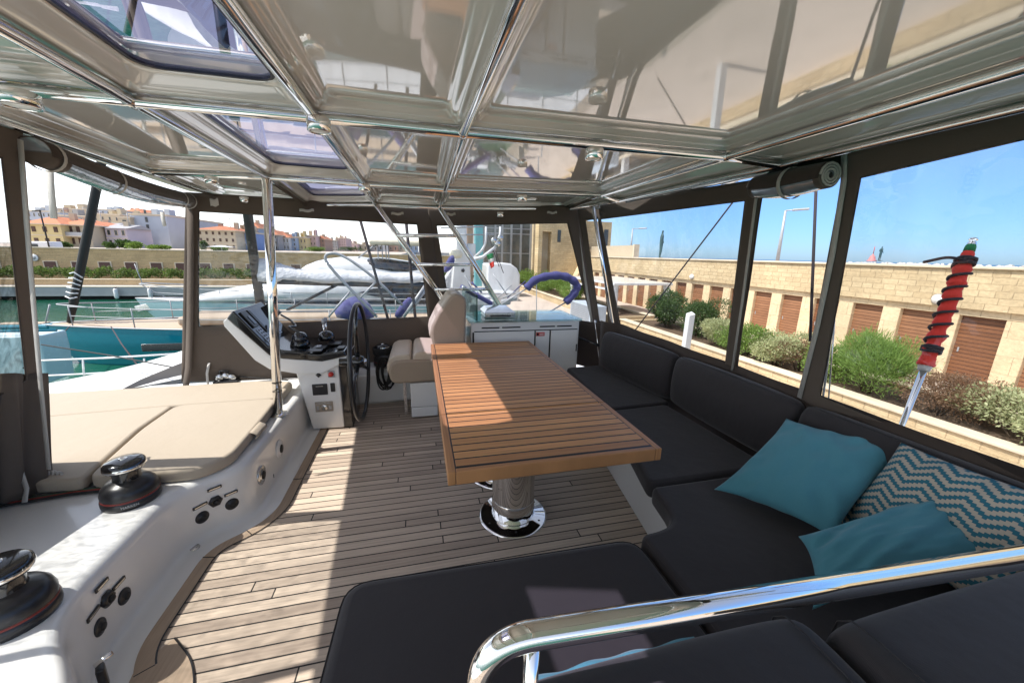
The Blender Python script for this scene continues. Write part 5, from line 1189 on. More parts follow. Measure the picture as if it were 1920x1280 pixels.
p = P(1648,489,'y',120); statue('statue', (p.x,p.y,p.z), 6.3, 'distant green statue beside the red beacon on the breakwater')
p = P(1634,490,'y',125); t = thing('beacon', p, 'distant red harbour beacon beside the green statue', 'beacon')
MB().lathe([(0,3.2),(.35,3.1),(.4,2.4),(.9,2.35),(.9,1.6),(1.1,1.5),(1.2,.6),(1.7,.5),(1.7,0)], p, 12).build('tower', M['hazered'], t)
MB().tube([p+V(0,0,3.0), p+V(0,0,6.2)], .12, 8).build('mast', M['redpaint'], t)
rr = random.Random(11); mb = MB(); b0, b1 = P(1585,489,'y',160), P(2100,500,'y',70)
for k in range(900):
    u = rr.random(); c0_ = b0.lerp(b1, u); s_ = rr.uniform(.35,.8); c_ = V(c0_.x+rr.uniform(-3,3), c0_.y+rr.uniform(-3,3), -3.4+rr.uniform(1.2,4.3))
    ax = V(rr.gauss(0,1), rr.gauss(0,1), rr.gauss(0,1)).normalized(); ay = ax.cross(V(rr.gauss(0,1), rr.gauss(0,1), 1)).normalized(); az_ = ax.cross(ay)
    mb.obox(c_, ax*s_*1.2, ay*s_*.8, az_*s_*.7)
d0 = (b1-b0)/80
for k in range(40):
    c0_ = b0.lerp(b1, (k+.5)/40); mb.obox(V(c0_.x, c0_.y, -2.6), V(d0.x, d0.y, 0), V(3,2.5,0), V(0,0,3.0))
tag(mb.build('breakwater', M['rock'], merge=False), 'pale rock breakwater along the horizon on the right', kind='structure')
# ================================================================ far wall across the water
fw = thing('far_wall', (-30,49.3,-2.37), 'long brown stone wall with dark shutters across the harbour', 'wall')
MB().box(-90,49,-2.37,6,50.2,1.12).build('stone_wall', M['stoneL'], fw)
MB().box(-90,48.9,1.12,6,50.3,1.22).build('coping', M['cap'], fw)
for k in range(-4, 16):
    x = -37.0+2.27*k*1.0; x = -37.0+2.262*k
    MB().box(x-.12,48.94,-1.3,x+1.06,48.985,-.12).build('shutter_frame', M['cap'], fw)
    MB().box(x,48.90,-1.3,x+.93,48.935,-.2).build('shutter', M['slatL'], fw)
t = thing('far_planter', (-30,46.6,-2.37), 'low stone planter wall under the hedge across the harbour', 'planter')
MB().box(-90,46.4,-2.37,4,46.8,-1.82).build('wall', M['stoneL'], t); MB().box(-90,46.35,-1.818,4,46.85,-1.76).build('coping', M['cap'], t)
mb = MB(); rr = random.Random(3)
for k in range(95): clump(mb, (-52+k*.62, 47.6, -1.28+.08*math.sin(k*2.1)), .62, .6, .56, 330, .17, .3, .6, 3, rr)
t = thing('far_hedge', (-30,47.6,-1.8), 'dark green hedge in front of the far wall', 'hedge'); mb.build('foliage', M['leafm'], t, merge=False)
t = thing('round_sign', (-36,48.9,.2), 'small round white plate on the far wall at the left', 'sign'); pp_ = P(64,483,'y',48.9)
MB().lathe([(0,.05),(.30,.05),(.34,.02),(.34,0)], pp_, 20, (0,-1,0)).build('disc', M['boatwhite'], t); MB().lathe([(0,.06),(.18,.06),(.18,.045)], pp_, 20, (0,-1,0)).build('emblem', M['concrete'], t)
for i, (px, lb) in enumerate(((217,'white cylindrical fender hanging on the far quay, left one'), (281,'white fender on the far quay behind the yacht bow'))):
    p = P(px,541,'y',44.2); t = thing('fender', (p.x,44.1,-3.3), lb, 'fender', 'white fenders on the far quay')
    MB().lathe([(0,.46),(.12,.44),(.17,.34),(.175,-.34),(.13,-.5),(0,-.55)], V(p.x,44.1,-2.95), 16).build('body', M['boatwhite'], t); MB().tube([V(p.x,44.1,-2.5), V(p.x,44.3,-2.35)], .04, 6).build('rope', M['rope'], t)
# ================================================================ town
WM = {n: wallmat('wall_'+n, c) for n, c in dict(yellow=(.62,.50,.25), cream=(.55,.47,.34), beige=(.50,.42,.31), white=(.60,.61,.62), paleblue=(.46,.50,.56), pink=(.56,.40,.38), lilac=(.50,.45,.50), blue=(.20,.30,.56), lightblue=(.38,.47,.60), grey=(.36,.35,.35), rust=(.42,.27,.20), brick=(.40,.24,.17), green=(.40,.44,.34)).items()}
def building(px0, px1, pt, y, wall, label, roof='flat', rows=2, cols=3, shut='wincol', balc=False, depth=10, rh=None, base=1.1, wsz=(.30,.5), gable=None, skip=()):
    a_ = P(px0, pt, 'y', y); b_ = P(px1, pt, 'y', y); x0, x1, zt_ = a_.x, b_.x, (a_.z+b_.z)/2; w = x1-x0
    t = thing('house', ((x0+x1)/2, y+depth/2, base), label, 'building')
    MB().box(x0,y,base,x1,y+depth,zt_).build('wall', WM[wall], t)
    ov = .4; h_ = rh or w*.14
    if roof == 'hip': 
        rw = min(w, depth)/2*.95
        MB().add([(x0-ov,y-ov,zt_),(x1+ov,y-ov,zt_),(x1+ov,y+depth+ov,zt_),(x0-ov,y+depth+ov,zt_),(x0+rw,y+depth/2,zt_+h_),(x1-rw,y+depth/2,zt_+h_)] if w > depth else [(x0-ov,y-ov,zt_),(x1+ov,y-ov,zt_),(x1+ov,y+depth+ov,zt_),(x0-ov,y+depth+ov,zt_),((x0+x1)/2,y+rw,zt_+h_),((x0+x1)/2,y+depth-rw,zt_+h_)],
            [(0,1,5,4),(1,2,5),(2,3,4,5),(3,0,4)] if w > depth else [(0,1,4),(1,2,5,4),(2,3,5),(3,0,4,5)]).build('roof', M['terracotta'], t)
        MB().box(x0-ov,y-ov,zt_-.14,x1+ov,y+depth+ov,zt_-.002).build('eaves', M['cap'], t)
    elif roof == 'gable': 
        MB().add([(x0-ov,y-ov,zt_),(x1+ov,y-ov,zt_-.4*0),(x1+ov,y+depth,zt_),(x0-ov,y+depth,zt_),(x0-ov,y+depth/2,zt_+h_),(x1+ov,y+depth/2,zt_+h_)], [(0,1,5,4),(2,3,4,5),(0,4,3),(1,2,5)]).build('roof', M['greyroof'], t)
    else:
        MB().box(x0-.15,y-.15,zt_,x1+.15,y+depth,zt_+.28).build('parapet', M['cap'], t)
        rnd = random.Random(int(px0)); 
        for k in range(2):
            u = rnd.uniform(.15,.8); MB().box(x0+w*u,y+2,zt_+.28,x0+w*u+w*.14,y+4,zt_+.9+rnd.random()).build('roof_box', WM[wall], t)
    fh = (zt_-base)/rows
    rnd = random.Random(int(px0*7)); zr_ = zt_+(h_*.35 if roof in ('hip', 'gable') else .28)
    for k in range(2 if w > 5 else 1):
        cx_ = x0+w*rnd.uniform(.15,.85); MB().box(cx_-.35,y+depth*.3,zt_,cx_+.35,y+depth*.3+.6,zr_+rnd.uniform(.9,1.5)).build('chimney', WM['rust' if k else 'beige'], t)
    cx_ = x0+w*rnd.uniform(.2,.8); m_ = MB(); m_.tube([V(cx_,y+depth*.35,zt_), V(cx_,y+depth*.35,zr_+2.3)], .05, 5); m_.box(cx_-.6,y+depth*.35-.03,zr_+2.0,cx_+.6,y+depth*.35+.03,zr_+2.08); m_.build('aerial', M['alu'], t)
    MB().box(x0-.03,y-.045,base+fh-.06,x1+.03,y-.0021,base+fh+.06).build('string_course', M['cap'], t)
    for r_ in range(rows):
        for c_ in range(cols):
            if (r_, c_) in skip: continue
            cx_ = x0+w*(c_+.5)/cols; ww = w/cols*wsz[0]/2; z_ = base+fh*(r_+.28); hh = fh*wsz[1]
            f_ = MB().box(cx_-ww,y-.06,z_,cx_+ww,y-.003,z_+hh).build('window', M['cap'] if shut == 'wincol' else M[shut], t)
            MB().box(cx_-ww*.72,y-.075,z_+hh*.06,cx_+ww*.72,y-.062,z_+hh*.94).build('pane', M['wincol'] if shut != 'shutter' else M['shutter'], f_)
        if balc and r_ > 0:
            z_ = base+fh*r_; bl = MB().box(x0+w*.25,y-1.0,z_-.12,x1-w*.05,y-.004,z_).build('balcony', M['cap'], t)
            MB().box(x0+w*.25,y-1.0,z_,x1-w*.05,y-.95,z_+fh*.32).build('railing', M['alu'], bl)
    return t
building(50,112,419,72,'yellow','yellow house with orange hipped roof and dark shutters at the left','hip',2,3,'shutter',depth=12,rh=1.15,wsz=(.36,.46))
building(108,166,421,73.5,'cream','cream house wing with a long balcony beside the yellow house','hip',2,4,'shutter',balc=True,depth=9,rh=.8,wsz=(.46,.55))
building(166,204,424,80,'pink','pinkish house with narrow windows left of the pale house','gable',2,3,'wincol',depth=6,rh=.7,wsz=(.42,.5))
building(196,236,428,76,'lilac','pale lilac house with a terrace door and sloping grey roof','gable',2,3,'wincol',depth=6,rh=.7,wsz=(.5,.55))
t = building(243,311,404,88,'paleblue','big plain pale blue apartment block with a slit of windows','flat',1,1,depth=22,skip=((0,0),))
a_ = P(277,415,'y',88); 
for k in range(4): MB().box(a_.x-.35+.02*k,87.9,3.2+k*1.35,a_.x+.05,87.995,4.1+k*1.35).build('slit_window', M['wincol'], t)
building(222,243,409,87,'cream','narrow cream tower with rounded balconies beside the plain pale block','flat',4,1,balc=True,depth=12,wsz=(.5,.5))
building(172,224,403,110,'cream','cream flat roofed block behind the lilac house','flat',4,4,depth=14)
building(108,176,406,112,'grey','long grey block with a flat roof behind the cream wing','flat',4,7,depth=14)
building(40,112,397,125,'paleblue','long bluish block on the hill behind the yellow house','flat',5,8,depth=14)
building(80,170,392,150,'beige','wide beige terrace of flats on the skyline at the left','flat',6,9,depth=16)
building(168,226,394,150,'paleblue','pale skyline block behind the dark furled sail','flat',6,6,depth=16)
building(222,268,400,160,'beige','beige skyline building left of the plain block roof','hip',5,5,depth=14,rh=2)
building(270,300,401,158,'rust','brownish skyline building above the plain block','flat',6,3,depth=14)
building(309,330,424,100,'rust','reddish apartment building right of the plain pale block','flat',4,2,balc=True,depth=12)
building(328,356,434,105,'brick','low brick red house by the first canvas column','hip',3,4,depth=10,rh=1.3)
building(368,440,431,84,'cream','cream house with red hipped roof seen through the far window','hip',3,6,'shutter',depth=12,rh=.9,wsz=(.32,.45))
building(438,455,434,92,'beige','narrow beige house between the cream and blue houses','flat',3,2,depth=10)
building(452,470,437,88,'blue','bright blue house left of the dark mast','flat',3,2,depth=10)
building(464,484,427,96,'lightblue','light blue tall house with red roof behind the dark mast','hip',4,3,depth=10,rh=1.2)
building(495,520,440,100,'grey','grey house hidden behind the dark mast','hip',3,3,depth=10,rh=1.2)
building(518,541,445,104,'white','white house with red roof right of the dark mast','hip',2,4,depth=10,rh=1.0)
building(540,555,446,106,'lightblue','pale blue house between the white and yellow houses','flat',3,2,depth=10)
building(555,574,446,108,'yellow','small yellow house with flat roof far across the harbour','flat',2,3,depth=10)
building(573,592,443,112,'pink','pink house right of the small yellow house','flat',3,3,depth=10)
building(590,608,448,116,'rust','dusky pink house at the end of the coloured row','hip',3,3,depth=10,rh=1.0)
building(616,632,451,170,'grey','grey stepped apartment block far away, left half','flat',4,3,depth=14)
building(630,648,447,172,'pink','rose grey tall apartment block far away','flat',5,4,depth=14)
for i in range(9):
    building(652+i*19,670+i*19,457+(i*7)%5,230+i*8,('pink','cream','grey','white','rust','cream','paleblue','pink','cream')[i],('low pink','low cream','low grey','low white','low rust red','second low cream','low pale blue','last low pink','last low cream')[i]+' house in the hazy far row','flat',1,2,depth=10)
# greenery, parasols and a car on the promenade
rr = random.Random(21)
for i, (px, y, h, w, lb) in enumerate(((205,60,.7,1.0,'dark round bush on the promenade left of the clipped one'), (252,59,.75,1.9,'clipped round green tree before the plain pale block'), (236,61,1.0,1.5,'darker bush tree behind the clipped tree'), (300,62,.45,2.6,'low dark shrubs in boxes below the plain block'), (385,62,1.0,.9,'tall dark shrub before the cream house'), (412,63,.5,1.8,'low green shrubs before the cream house'), (120,62,.5,1.0,'small green plant before the cream wing'), (596,90,.8,4,'dark trees below the dusky pink house'), (655,140,1.4,8,'dark trees on the far promenade'))):
    a_ = P(px, 465, 'y', y); shrub('promenade_tree' if h > .9 else 'promenade_bush', (a_.x, y, 1.15+h*.5), w*.5, .6, h*.6, int(700+200*w), .22, 'leafd' if i % 2 == 0 else 'leafy', lb, cat='tree' if h > .9 else 'bush', seed=40+i, lobes=5, flat=.6)
for i, (px, y, lb) in enumerate(((223,66,'white parasol on the promenade by the lilac house'), (415,60,'long white awning parasol before the cream house'))):
    a_ = P(px, 462, 'y', y); t = thing('parasol', (a_.x,y,1.1), lb, 'parasol', 'white parasols on the promenade')
    MB().tube([V(a_.x,y,1.1), V(a_.x,y,1.75)], .04, 8).build('pole', M['alu'], t); w_ = .8 if i == 0 else 1.5
    MB().add([(a_.x-w_,y-.6,1.62),(a_.x+w_,y-.6,1.62),(a_.x+w_,y+.6,1.62),(a_.x-w_,y+.6,1.62),(a_.x,y,1.85)], [(0,1,4),(1,2,4),(2,3,4),(3,0,4)]).build('canopy', M['boatwhite'], t, solid=.03)
a_ = P(68,463,'y',57); t = thing('white_van', (a_.x,57,.0), 'white van parked behind the far wall before the yellow house', 'van')
_vz = -1.15
MB().prism([(a_.x-1.9,1.4+_vz),(a_.x-1.85,2.2+_vz),(a_.x-1.2,2.9+_vz),(a_.x+1.9,2.95+_vz),(a_.x+2.0,1.4+_vz)], 56.2, 57.9, lambda a, b, d: V(a, d, b)).build('body', M['boatwhite'], t, bevel=.12, seg=3)
MB().box(a_.x-1.1,56.17,2.15+_vz,a_.x-.2,56.197,2.65+_vz).build('window', M['wincol'], t); MB().box(a_.x+.0,56.17,2.15+_vz,a_.x+.8,56.197,2.65+_vz).build('window', M['wincol'], t)
for dx in (-1.2, 1.3): MB().lathe([(0,.02),(.33,.02),(.35,0),(.35,-.2)], V(a_.x+dx,56.18,1.45+_vz), 20, (0,-1,0)).build('wheel', M['rubber'], t)
a_ = P(92,463,'y',56); t = thing('street_lamp', (a_.x,56,1.12), 'thin black lamp post in front of the yellow house', 'street lamp')
MB().tube([V(a_.x,56,1.12), V(a_.x,56,5.2)], .07, 8).build('pole', M['rubber'], t); MB().obox(V(a_.x-.3,56,5.15), (.35,0,.05), (0,.12,0), (0,0,.05)).build('lamp_head', M['rubber'], t)
# ================================================================ terminal building beyond the far window
tb_ = thing('glass_terminal', (9.5,50,ZQ), 'glass fronted building with grey mullions and a turquoise pillar beyond the quay', 'building')
yg = 46
def X(px, y): return P(px, 470, 'y', y).x
MB().box(X(905,yg),yg+.3,ZQ,X(1003,yg),yg+9,9.5).build('core', WM['grey'], tb_)
MB().box(X(906,yg),yg,ZQ,X(1000,yg),yg+.2,9).build('glass_front', M['curtain'], tb_)
for px in (906,928,941,958,976,994): MB().box(X(px,yg)-.12,yg-.15,ZQ,X(px,yg)+.12,yg-.003,9.1).build('mullion', M['alu'], tb_)
for z in (-.6,1.6,3.9,4.5,6.8): MB().box(X(906,yg),yg-.10,z,X(998,yg),yg-.004,z+.12).build('transom', M['alu'], tb_)
MB().box(X(890,yg),yg-.6,ZQ,X(904,yg),yg+.5,8.6).build('turquoise_pillar', simple('turquoise_paint', (.16,.45,.50), .5, var=.08), tb_)
MB().box(X(878,yg),yg+1,ZQ,X(889,yg),yg+5,6.8).build('pillar', WM['rust'], tb_)
MB().box(X(996,yg),yg-.7,ZQ,X(1007,yg),yg+.4,9.3).build('pillar', M['pillar'], tb_)
sb_ = thing('stone_terminal', (19,42,ZQ), 'pale sandstone building with a recessed doorway and outside stair beyond the quay', 'building')
ys = 38
xa, xb = X(1009,ys), X(1150,ys)
MB().box(xa,ys,ZQ,X(1016,ys),ys+1.2,5.3).build('wall', M['stoneRX'], sb_); MB().box(X(1033,ys),ys,ZQ,X(1098,ys),ys+4,5.6).build('wall', M['stoneRX'], sb_)
MB().box(X(1016,ys),ys+.01,3.9,X(1033,ys),ys+1.2,5.3).build('lintel', M['stoneRX'], sb_); MB().box(X(1014,ys),ys+1.0,ZQ,X(1035,ys),ys+1.1,3.9).build('recess_wall', WM['beige'], sb_)
MB().box(X(1007,ys),ys-.2,5.602,X(1100,ys),ys+4,5.8).build('roof_slab', M['cap'], sb_)
MB().box(X(1044,ys),ys-.05,2.9,X(1050,ys),ys-.003,4.1).build('window', M['wincol'], sb_)
MB().box(X(1098,ys),ys+1,ZQ,X(1152,ys),ys+9,5.2).build('wing', M['stoneRX'], sb_); MB().box(X(1138,ys),ys+.95,2.6,X(1146,ys),ys+.995,4.4).build('window', M['wincol'], sb_)
MB().add([V(X(1062,ys),ys-1.2,ZQ),V(X(1098,ys),ys-1.2,ZQ),V(X(1098,ys),ys-1.2,2.2),V(X(1062,ys),ys-.02,ZQ),V(X(1098,ys),ys-.02,ZQ),V(X(1098,ys),ys-.02,2.2)], [(0,1,2),(3,5,4),(0,2,5,3),(1,4,5,2),(0,3,4,1)]).build('outside_stair', M['pillar'], sb_)
t = thing('terrace_screen', (19,29,1.5), 'grey brown screen wall on top of the sandstone wall', 'wall')
MB().box(18.0,29.8,1.55,18.3,46,2.55).build('panel', WM['beige'], t); MB().box(18.0,29.6,1.55,18.5,29.795,2.62).build('end_post', M['cap'], t)
# ================================================================ boats
def hull(t, x0, x1, yc, beam, zs, zw, mat, sheer=.25, bow=-1, n=22, deckmat='teakpale', stern=.8, flare=.12, band=None):
    # hull along X; the bow points to -X (bow=-1)
    L_ = []; dk = []
    for i in range(n+1):
        u = i/n; x = x0+(x1-x0)*u; w = beam/2*(math.sin(min(u*1.65,1)*math.pi/2)**.8)*(1 if u < .7 else 1-(1-stern)*((u-.7)/.3)**2); w = max(w, .02)
        z1 = zs+sheer*(1-u)**2; bw = max(w*(1-flare*2), .01); xr = x+(1-u)**6*abs(x1-x0)*.05
        L_.append([V(x,yc-w,z1), V(x+.3*(1-u)**3,yc-w*.985,z1-(z1-zw)*.35), V(xr+.2*(1-u)**2,yc-bw,zw+.1), V(xr+.5*(1-u)**2,yc-bw*.5,zw-.4), V(xr+.6*(1-u)**2,yc,zw-.6), V(xr+.5*(1-u)**2,yc+bw*.5,zw-.4), V(xr+.2*(1-u)**2,yc+bw,zw+.1), V(x+.3*(1-u)**3,yc+w*.985,z1-(z1-zw)*.35), V(x,yc+w,z1)])
        dk.append((V(x,yc-w*.97,z1-.02), V(x,yc,z1+.05), V(x,yc+w*.97,z1-.02)))
    mb = MB(); m_ = 9; mb.add([v for l in L_ for v in l], [(i*m_+k, i*m_+k+1, (i+1)*m_+k+1, (i+1)*m_+k) for i in range(n) for k in range(m_-1)], True)
    mb.add(L_[-1], [tuple(range(m_))]); mb.build('hull', M[mat], t)
    mb = MB(); mb.add([v for l in dk for v in l], [(i*3+k, i*3+k+1, (i+1)*3+k+1, (i+1)*3+k) for i in range(n) for k in range(2)], True); mb.build('deck', M[deckmat], t)
    MB().tube([l[0]+V(0,0,.02) for l in L_], .035, 6).build('toe_rail', M['alu'], t); MB().tube([l[-1]+V(0,0,.02) for l in L_], .035, 6).build('toe_rail', M['alu'], t)
    return L_, dk
# teal sailing boat
ts = thing('sailing_boat', (-7,20.4,ZW), 'sailing boat with teal hull, pale deck and dark mast just across the water', 'sailing boat')
L_, dk = hull(ts, -16.3, 3.0, 20.4, 4.6, -1.95, ZW, 'teal', sheer=.12, flare=.06)
mk = lambda pts, r_, nm, mt, par, n=10: MB().tube(pts, r_, n).build(nm, M[mt], par)
mx1 = P(487,560,'y',20.4).x
mb = MB(); mb.obox(P(306,651,'y',18.15), (.75,0,0), (0,.03,0), (0,0,.16)); mb.build('hull_window', M['tint'], ts, bevel=.05)
mk([V(mx1,20.4,-1.9), V(mx1-.12,20.4,18)], .20, 'mast', 'boom', ts, 14)
zbm = P(600,526,'y',20.4).z; xe_ = P(832,528,'y',20.4).x
mk([V(mx1,20.4,zbm), V(xe_,20.4,zbm-.25)], .17, 'boom', 'boom', ts, 12)
mk([V(P(537,574,'y',20.4).x,20.4,-1.35), V(P(640,534,'y',20.4).x,20.4,zbm-.1)], .07, 'vang', 'boom', ts)
cvp = [(478,482,.15),(497,484,.24),(515,491,.30),(535,499,.34),(560,504,.34),(600,506,.34),(650,506,.34),(700,509,.33),(745,511,.31),(790,514,.28),(830,519,.22)]
mb = MB(); L2 = []; rr = random.Random(4)
for px, py, w in cvp:
    tpz = P(px, py, 'y', 20.4); zl = zbm+.05-(.05*rr.random()); x = tpz.x
    sag = .25*abs(math.sin(px*.035)); L2.append([V(x,20.4-w,zl-sag+.1), V(x,20.4-w*1.05,zl+.15), V(x,20.4-w*.5,(zl+tpz.z)/2+.1), V(x,20.4,tpz.z), V(x,20.4+w*.5,(zl+tpz.z)/2+.1), V(x,20.4+w*1.05,zl+.15), V(x,20.4+w,zl-sag+.1)])
fl_ = [];
for a_, b_ in zip(L2, L2[1:]):
    for k in range(6):
        f_ = k/6; fl_.append([p.lerp(q_, f_)+V(0,0,.04*math.sin((p.x+f_)*3.3+i_)) for i_, (p, q_) in enumerate(zip(a_, b_))])
fl_.append(L2[-1]); mb.add([v for l in fl_ for v in l], [(i*7+k, i*7+k+1, (i+1)*7+k+1, (i+1)*7+k) for i in range(len(fl_)-1) for k in range(6)], True)
mb.build('sail_cover', M['cover'], ts, solid=.02)
# forestay with furled dark sail and white lashing
fa, fb = P(131,604,'y',20.4), P(183,342,'y',20.4); fe = fa+(fb-fa)*2.2
fj = MB().tube([fa, fa.lerp(fb,.15), fb, fe], [.10,.15,.15,.10], 12).build('furled_sail', M['rubber'], ts)
for k in range(6):
    c_ = fa.lerp(fb, .18+k*.033); MB().tube([c_+V(-.19,-.16,.10), c_+V(0,-.22,.0+.03*k), c_+V(.19,-.12,.06-.03*k)], .03, 6).build('lashing', M['boatwhite'], fj)
# pulpit and lifelines of the teal boat
for zz in (.45, .85):
    pts = [l[0]+V(0,.12,zz) for l in L_[2:]]; mk(pts, .018, 'lifeline', 'alu', ts, 6); mk([l[-1]+V(0,-.12,zz) for l in L_[2:]], .018, 'lifeline', 'alu', ts, 6)
for i in range(2, 22, 3): mk([L_[i][0]+V(0,.12,0), L_[i][0]+V(0,.12,.88)], .025, 'stanchion', 'alu', ts, 6); mk([L_[i][-1]+V(0,-.12,0), L_[i][-1]+V(0,-.12,.88)], .025, 'stanchion', 'alu', ts, 6)
mk(fillet([L_[3][0]+V(0,.12,.85), L_[1][4]*0+V(-15.6,20.4,-.95), L_[3][-1]+V(0,-.12,.85)], .6, 8), .03, 'pulpit', 'alu', ts, 8)
mk([V(-15.6,20.4,-.98), V(-15.9,20.4,-1.75)], .03, 'pulpit_leg', 'alu', ts, 8)
mb = MB(); mb.box(-10.5,19.3,-1.86,-3.5,21.5,-1.45); mb.build('coachroof', M['teakpale'], ts, bevel=.15, seg=4)
# mooring lines at the bow
for a2, b2, lb in ((P(132,610,'y',19.9), P(44,690,'y',14), 'grey mooring line running down left from the teal bow'), (P(208,612,'y',18.6), P(262,690,'y',9), 'dark mooring line across the teal hull')):
    t = thing('mooring_line', b2, lb, 'rope'); MB().tube([a2, a2.lerp(b2,.5)-V(0,0,.1), b2], .02, 6).build('line', M['rope'], t)
# bow sprit of neighbouring pontoon
t = thing('bow_platform', P(95,612,'y',20), 'teal bowsprit in front of the teal hull at the left', 'bowsprit')
MB().obox(V(-16.6,20.4,-1.9), (1.0,0,0), (0,.35,0), (0,0,.10)).build('platform', M['teal'], t, bevel=.06)
MB().obox(V(-16.7,20.4,-1.79), (.8,0,0), (0,.25,0), (0,0,.02)).build('tread', M['teakpale'], t)
# big white motor yacht behind
my_ = thing('motor_yacht', (-7,29,ZW), 'large white motor yacht with pale aqua hull behind the grey sail cover', 'motor yacht')
xb_ = P(256,566,'y',29).x; xs_ = P(930,566,'y',29).x
L_, dk = hull(my_, xb_, xs_, 29, 5.0, -2.05, ZW, 'aqua', sheer=-.12+.45, deckmat='boatwhite', stern=1.0, flare=.14)
def sup(profile, yc, wd, name, mat, parent, sm=True):
    # superstructure: (px, py top, half width, base z)
    loops = []
    for px, py, w, zb_ in profile:
        p = P(px, py, 'y', yc); zt_ = p.z; x = p.x; loop = []
        for k in range(13):
            a_ = math.pi*k/12; loop.append(V(x, yc-math.copysign(abs(math.cos(a_))**.6, math.cos(a_))*w, zb_+(zt_-zb_)*math.sin(a_)**.55))
        loops.append(loop)
    mb = MB(); mb.loft(loops, caps=(True, True), smooth=sm); return mb.build(name, M[mat], parent, subsurf=1)
sup([(330,568,.6,-2.0),(370,551,1.3,-2.0),(420,542,1.7,-2.0),(470,532,2.0,-2.0),(530,524,2.2,-2.0),(580,517,2.2,-2.0),(640,512,2.2,-2.0),(720,508,2.2,-2.0),(800,512,2.2,-2.0),(860,520,2.1,-2.0)], 29, 2, 'cabin', 'boatwhite', my_)
sup([(560,505,.8,-.8),(592,487,1.3,-.8),(640,481,1.6,-.7),(672,479,1.7,-.6),(690,484,1.7,-.6),(760,492,1.7,-.6),(830,504,1.6,-.8)], 29.1, 2, 'flybridge', 'boatwhite', my_)
sup([(668,496,1.0,-.1),(690,480,1.5,-.1),(730,483,1.6,-.1),(800,494,1.6,-.1)], 29.0, 1, 'windscreen', 'tint', my_)
a_, b_ = P(695,452,'y',29), P(800,452,'y',29)
MB().box(a_.x,27.6,a_.z-.25,b_.x,30.4,a_.z+.12).build('hardtop', M['creamtarp'], my_, bevel=.2, seg=4)
for px in (708,716,723,728,770): c_ = P(px,460,'y',28); MB().tube([V(c_.x,28,a_.z-.2), V(c_.x,28,.1)], .035, 6).build('hardtop_post', M['alu'], my_)
mk([P(668,486,'y',28.2), P(700,462,'y',28.2), P(708,458,'y',28.2)], .05, 'windscreen_frame', 'alu', my_, 6)
MB().prism([(P(x,y,'y',26.6).x, P(x,y,'y',26.6).z) for x, y in ((672,549),(700,541),(745,537),(797,536),(797,560),(745,560),(705,557))], 26.72, 26.80, lambda a, b, d: V(a, d, b)).build('hull_window', M['tint'], my_, bevel=.02)
for zz in (.5, .85): mk([l[0]+V(0,.1,zz-.05) for l in L_[1:]], .02, 'guard_rail', 'alu', my_, 6)
for i in range(1, 22, 2): mk([L_[i][0]+V(0,.1,0), L_[i][0]+V(0,.1,.8)], .025, 'stanchion', 'alu', my_, 6)
c_ = P(258,540,'y',29); mk(fillet([V(c_.x+3.2,27.6,-1.0), V(c_.x+.3,28.7,-.75), V(c_.x+.3,29.3,-.75), V(c_.x+3.2,30.4,-1.0)], .3, 5), .035, 'pulpit', 'alu', my_, 8)
mk([V(c_.x+.3,28.7,-.75), V(c_.x+1.6,28.6,-1.6)], .03, 'pulpit_leg', 'alu', my_, 6); mk([V(c_.x+.3,29,-.75), V(c_.x+.1,29,.45)], .03, 'jack_staff', 'alu', my_, 6)
mb = MB(); mb.obox(P(235,577,'y',28.9)-V(-1.0,0,.0), (.4,0,.1), (0,.12,0), (-.08,0,.2)); mb.build('anchor', M['steel'], my_, bevel=.05)
# white covered cruiser and radar mast boat further right
ry = thing('flybridge_cruiser', (1.5,24,ZW), 'white cruiser with a tall radar mast behind the ladder', 'motor yacht')
L_, dk = hull(ry, -1.5, 8.2, 33, 4.2, -1.7, ZW, 'boatwhite', sheer=.4, deckmat='boatwhite', stern=1)
yr = 22
def bxp(px0, px1, py0, py1, y, dy, nm, mt, par, bev=.05):
    a_, b_ = P(px0, py1, 'y', y), P(px1, py0, 'y', y); return MB().box(a_.x, y, a_.z, b_.x, y+dy, b_.z).build(nm, M[mt], par, bevel=bev)
rm = thing('radar_mast', (P(866,560,'y',yr).x, yr, ZW+1.5), 'white radar mast column of a moored yacht behind the ladder', 'radar mast')
a_ = P(846,600,'y',yr); 
ml = [[V(P(x0,py,'y',yr).x, yr, P(x0,py,'y',yr).z), V(P(x1,py,'y',yr).x, yr, P(x1,py,'y',yr).z), V(P(x1,py,'y',yr).x, yr+.9, P(x1,py,'y',yr).z), V(P(x0,py,'y',yr).x, yr+.9, P(x0,py,'y',yr).z)] for x0, x1, py in ((838,890,640),(845,884,560),(850,882,500),(852,880,484),(856,876,470),(857,875,404))]
MB().loft(ml, smooth=False).build('column', M['boatwhite'], rm, bevel=.08, seg=3)
bxp(876,892,457,484,yr+.3,.6,'antenna_box','boatwhite',rm); MB().lathe([(0,.25),(.3,.2),(.38,0),(.3,-.2),(0,-.25)], P(855,476,'y',yr-.5), 18).build('radar_dome', M['creamtarp'], rm)
MB().lathe([(0,.02),(.10,.02),(.12,0)], P(868,507,'y',yr-.02), 5, (0,-1,0)).build('emblem', M['tint'], rm)
for px in (838,862,880): MB().lathe([(0,.3),(.28,.2),(.34,0),(.28,-.12),(0,-.15)], P(px,410,'y',yr+.2), 16).build('antenna_dome', M['boatwhite'], rm)
mk([P(840,440,'y',yr), P(926,440,'y',yr)], .04, 'spreader', 'alu', rm, 8); mk([P(826,427,'y',yr), P(910,425,'y',yr)], .04, 'spreader', 'alu', rm, 8)
mk(fillet([P(911,425,'y',yr), P(911,462,'y',yr), P(886,486,'y',yr)], .6, 6), .07, 'curved_arm', 'boatwhite', rm, 10)
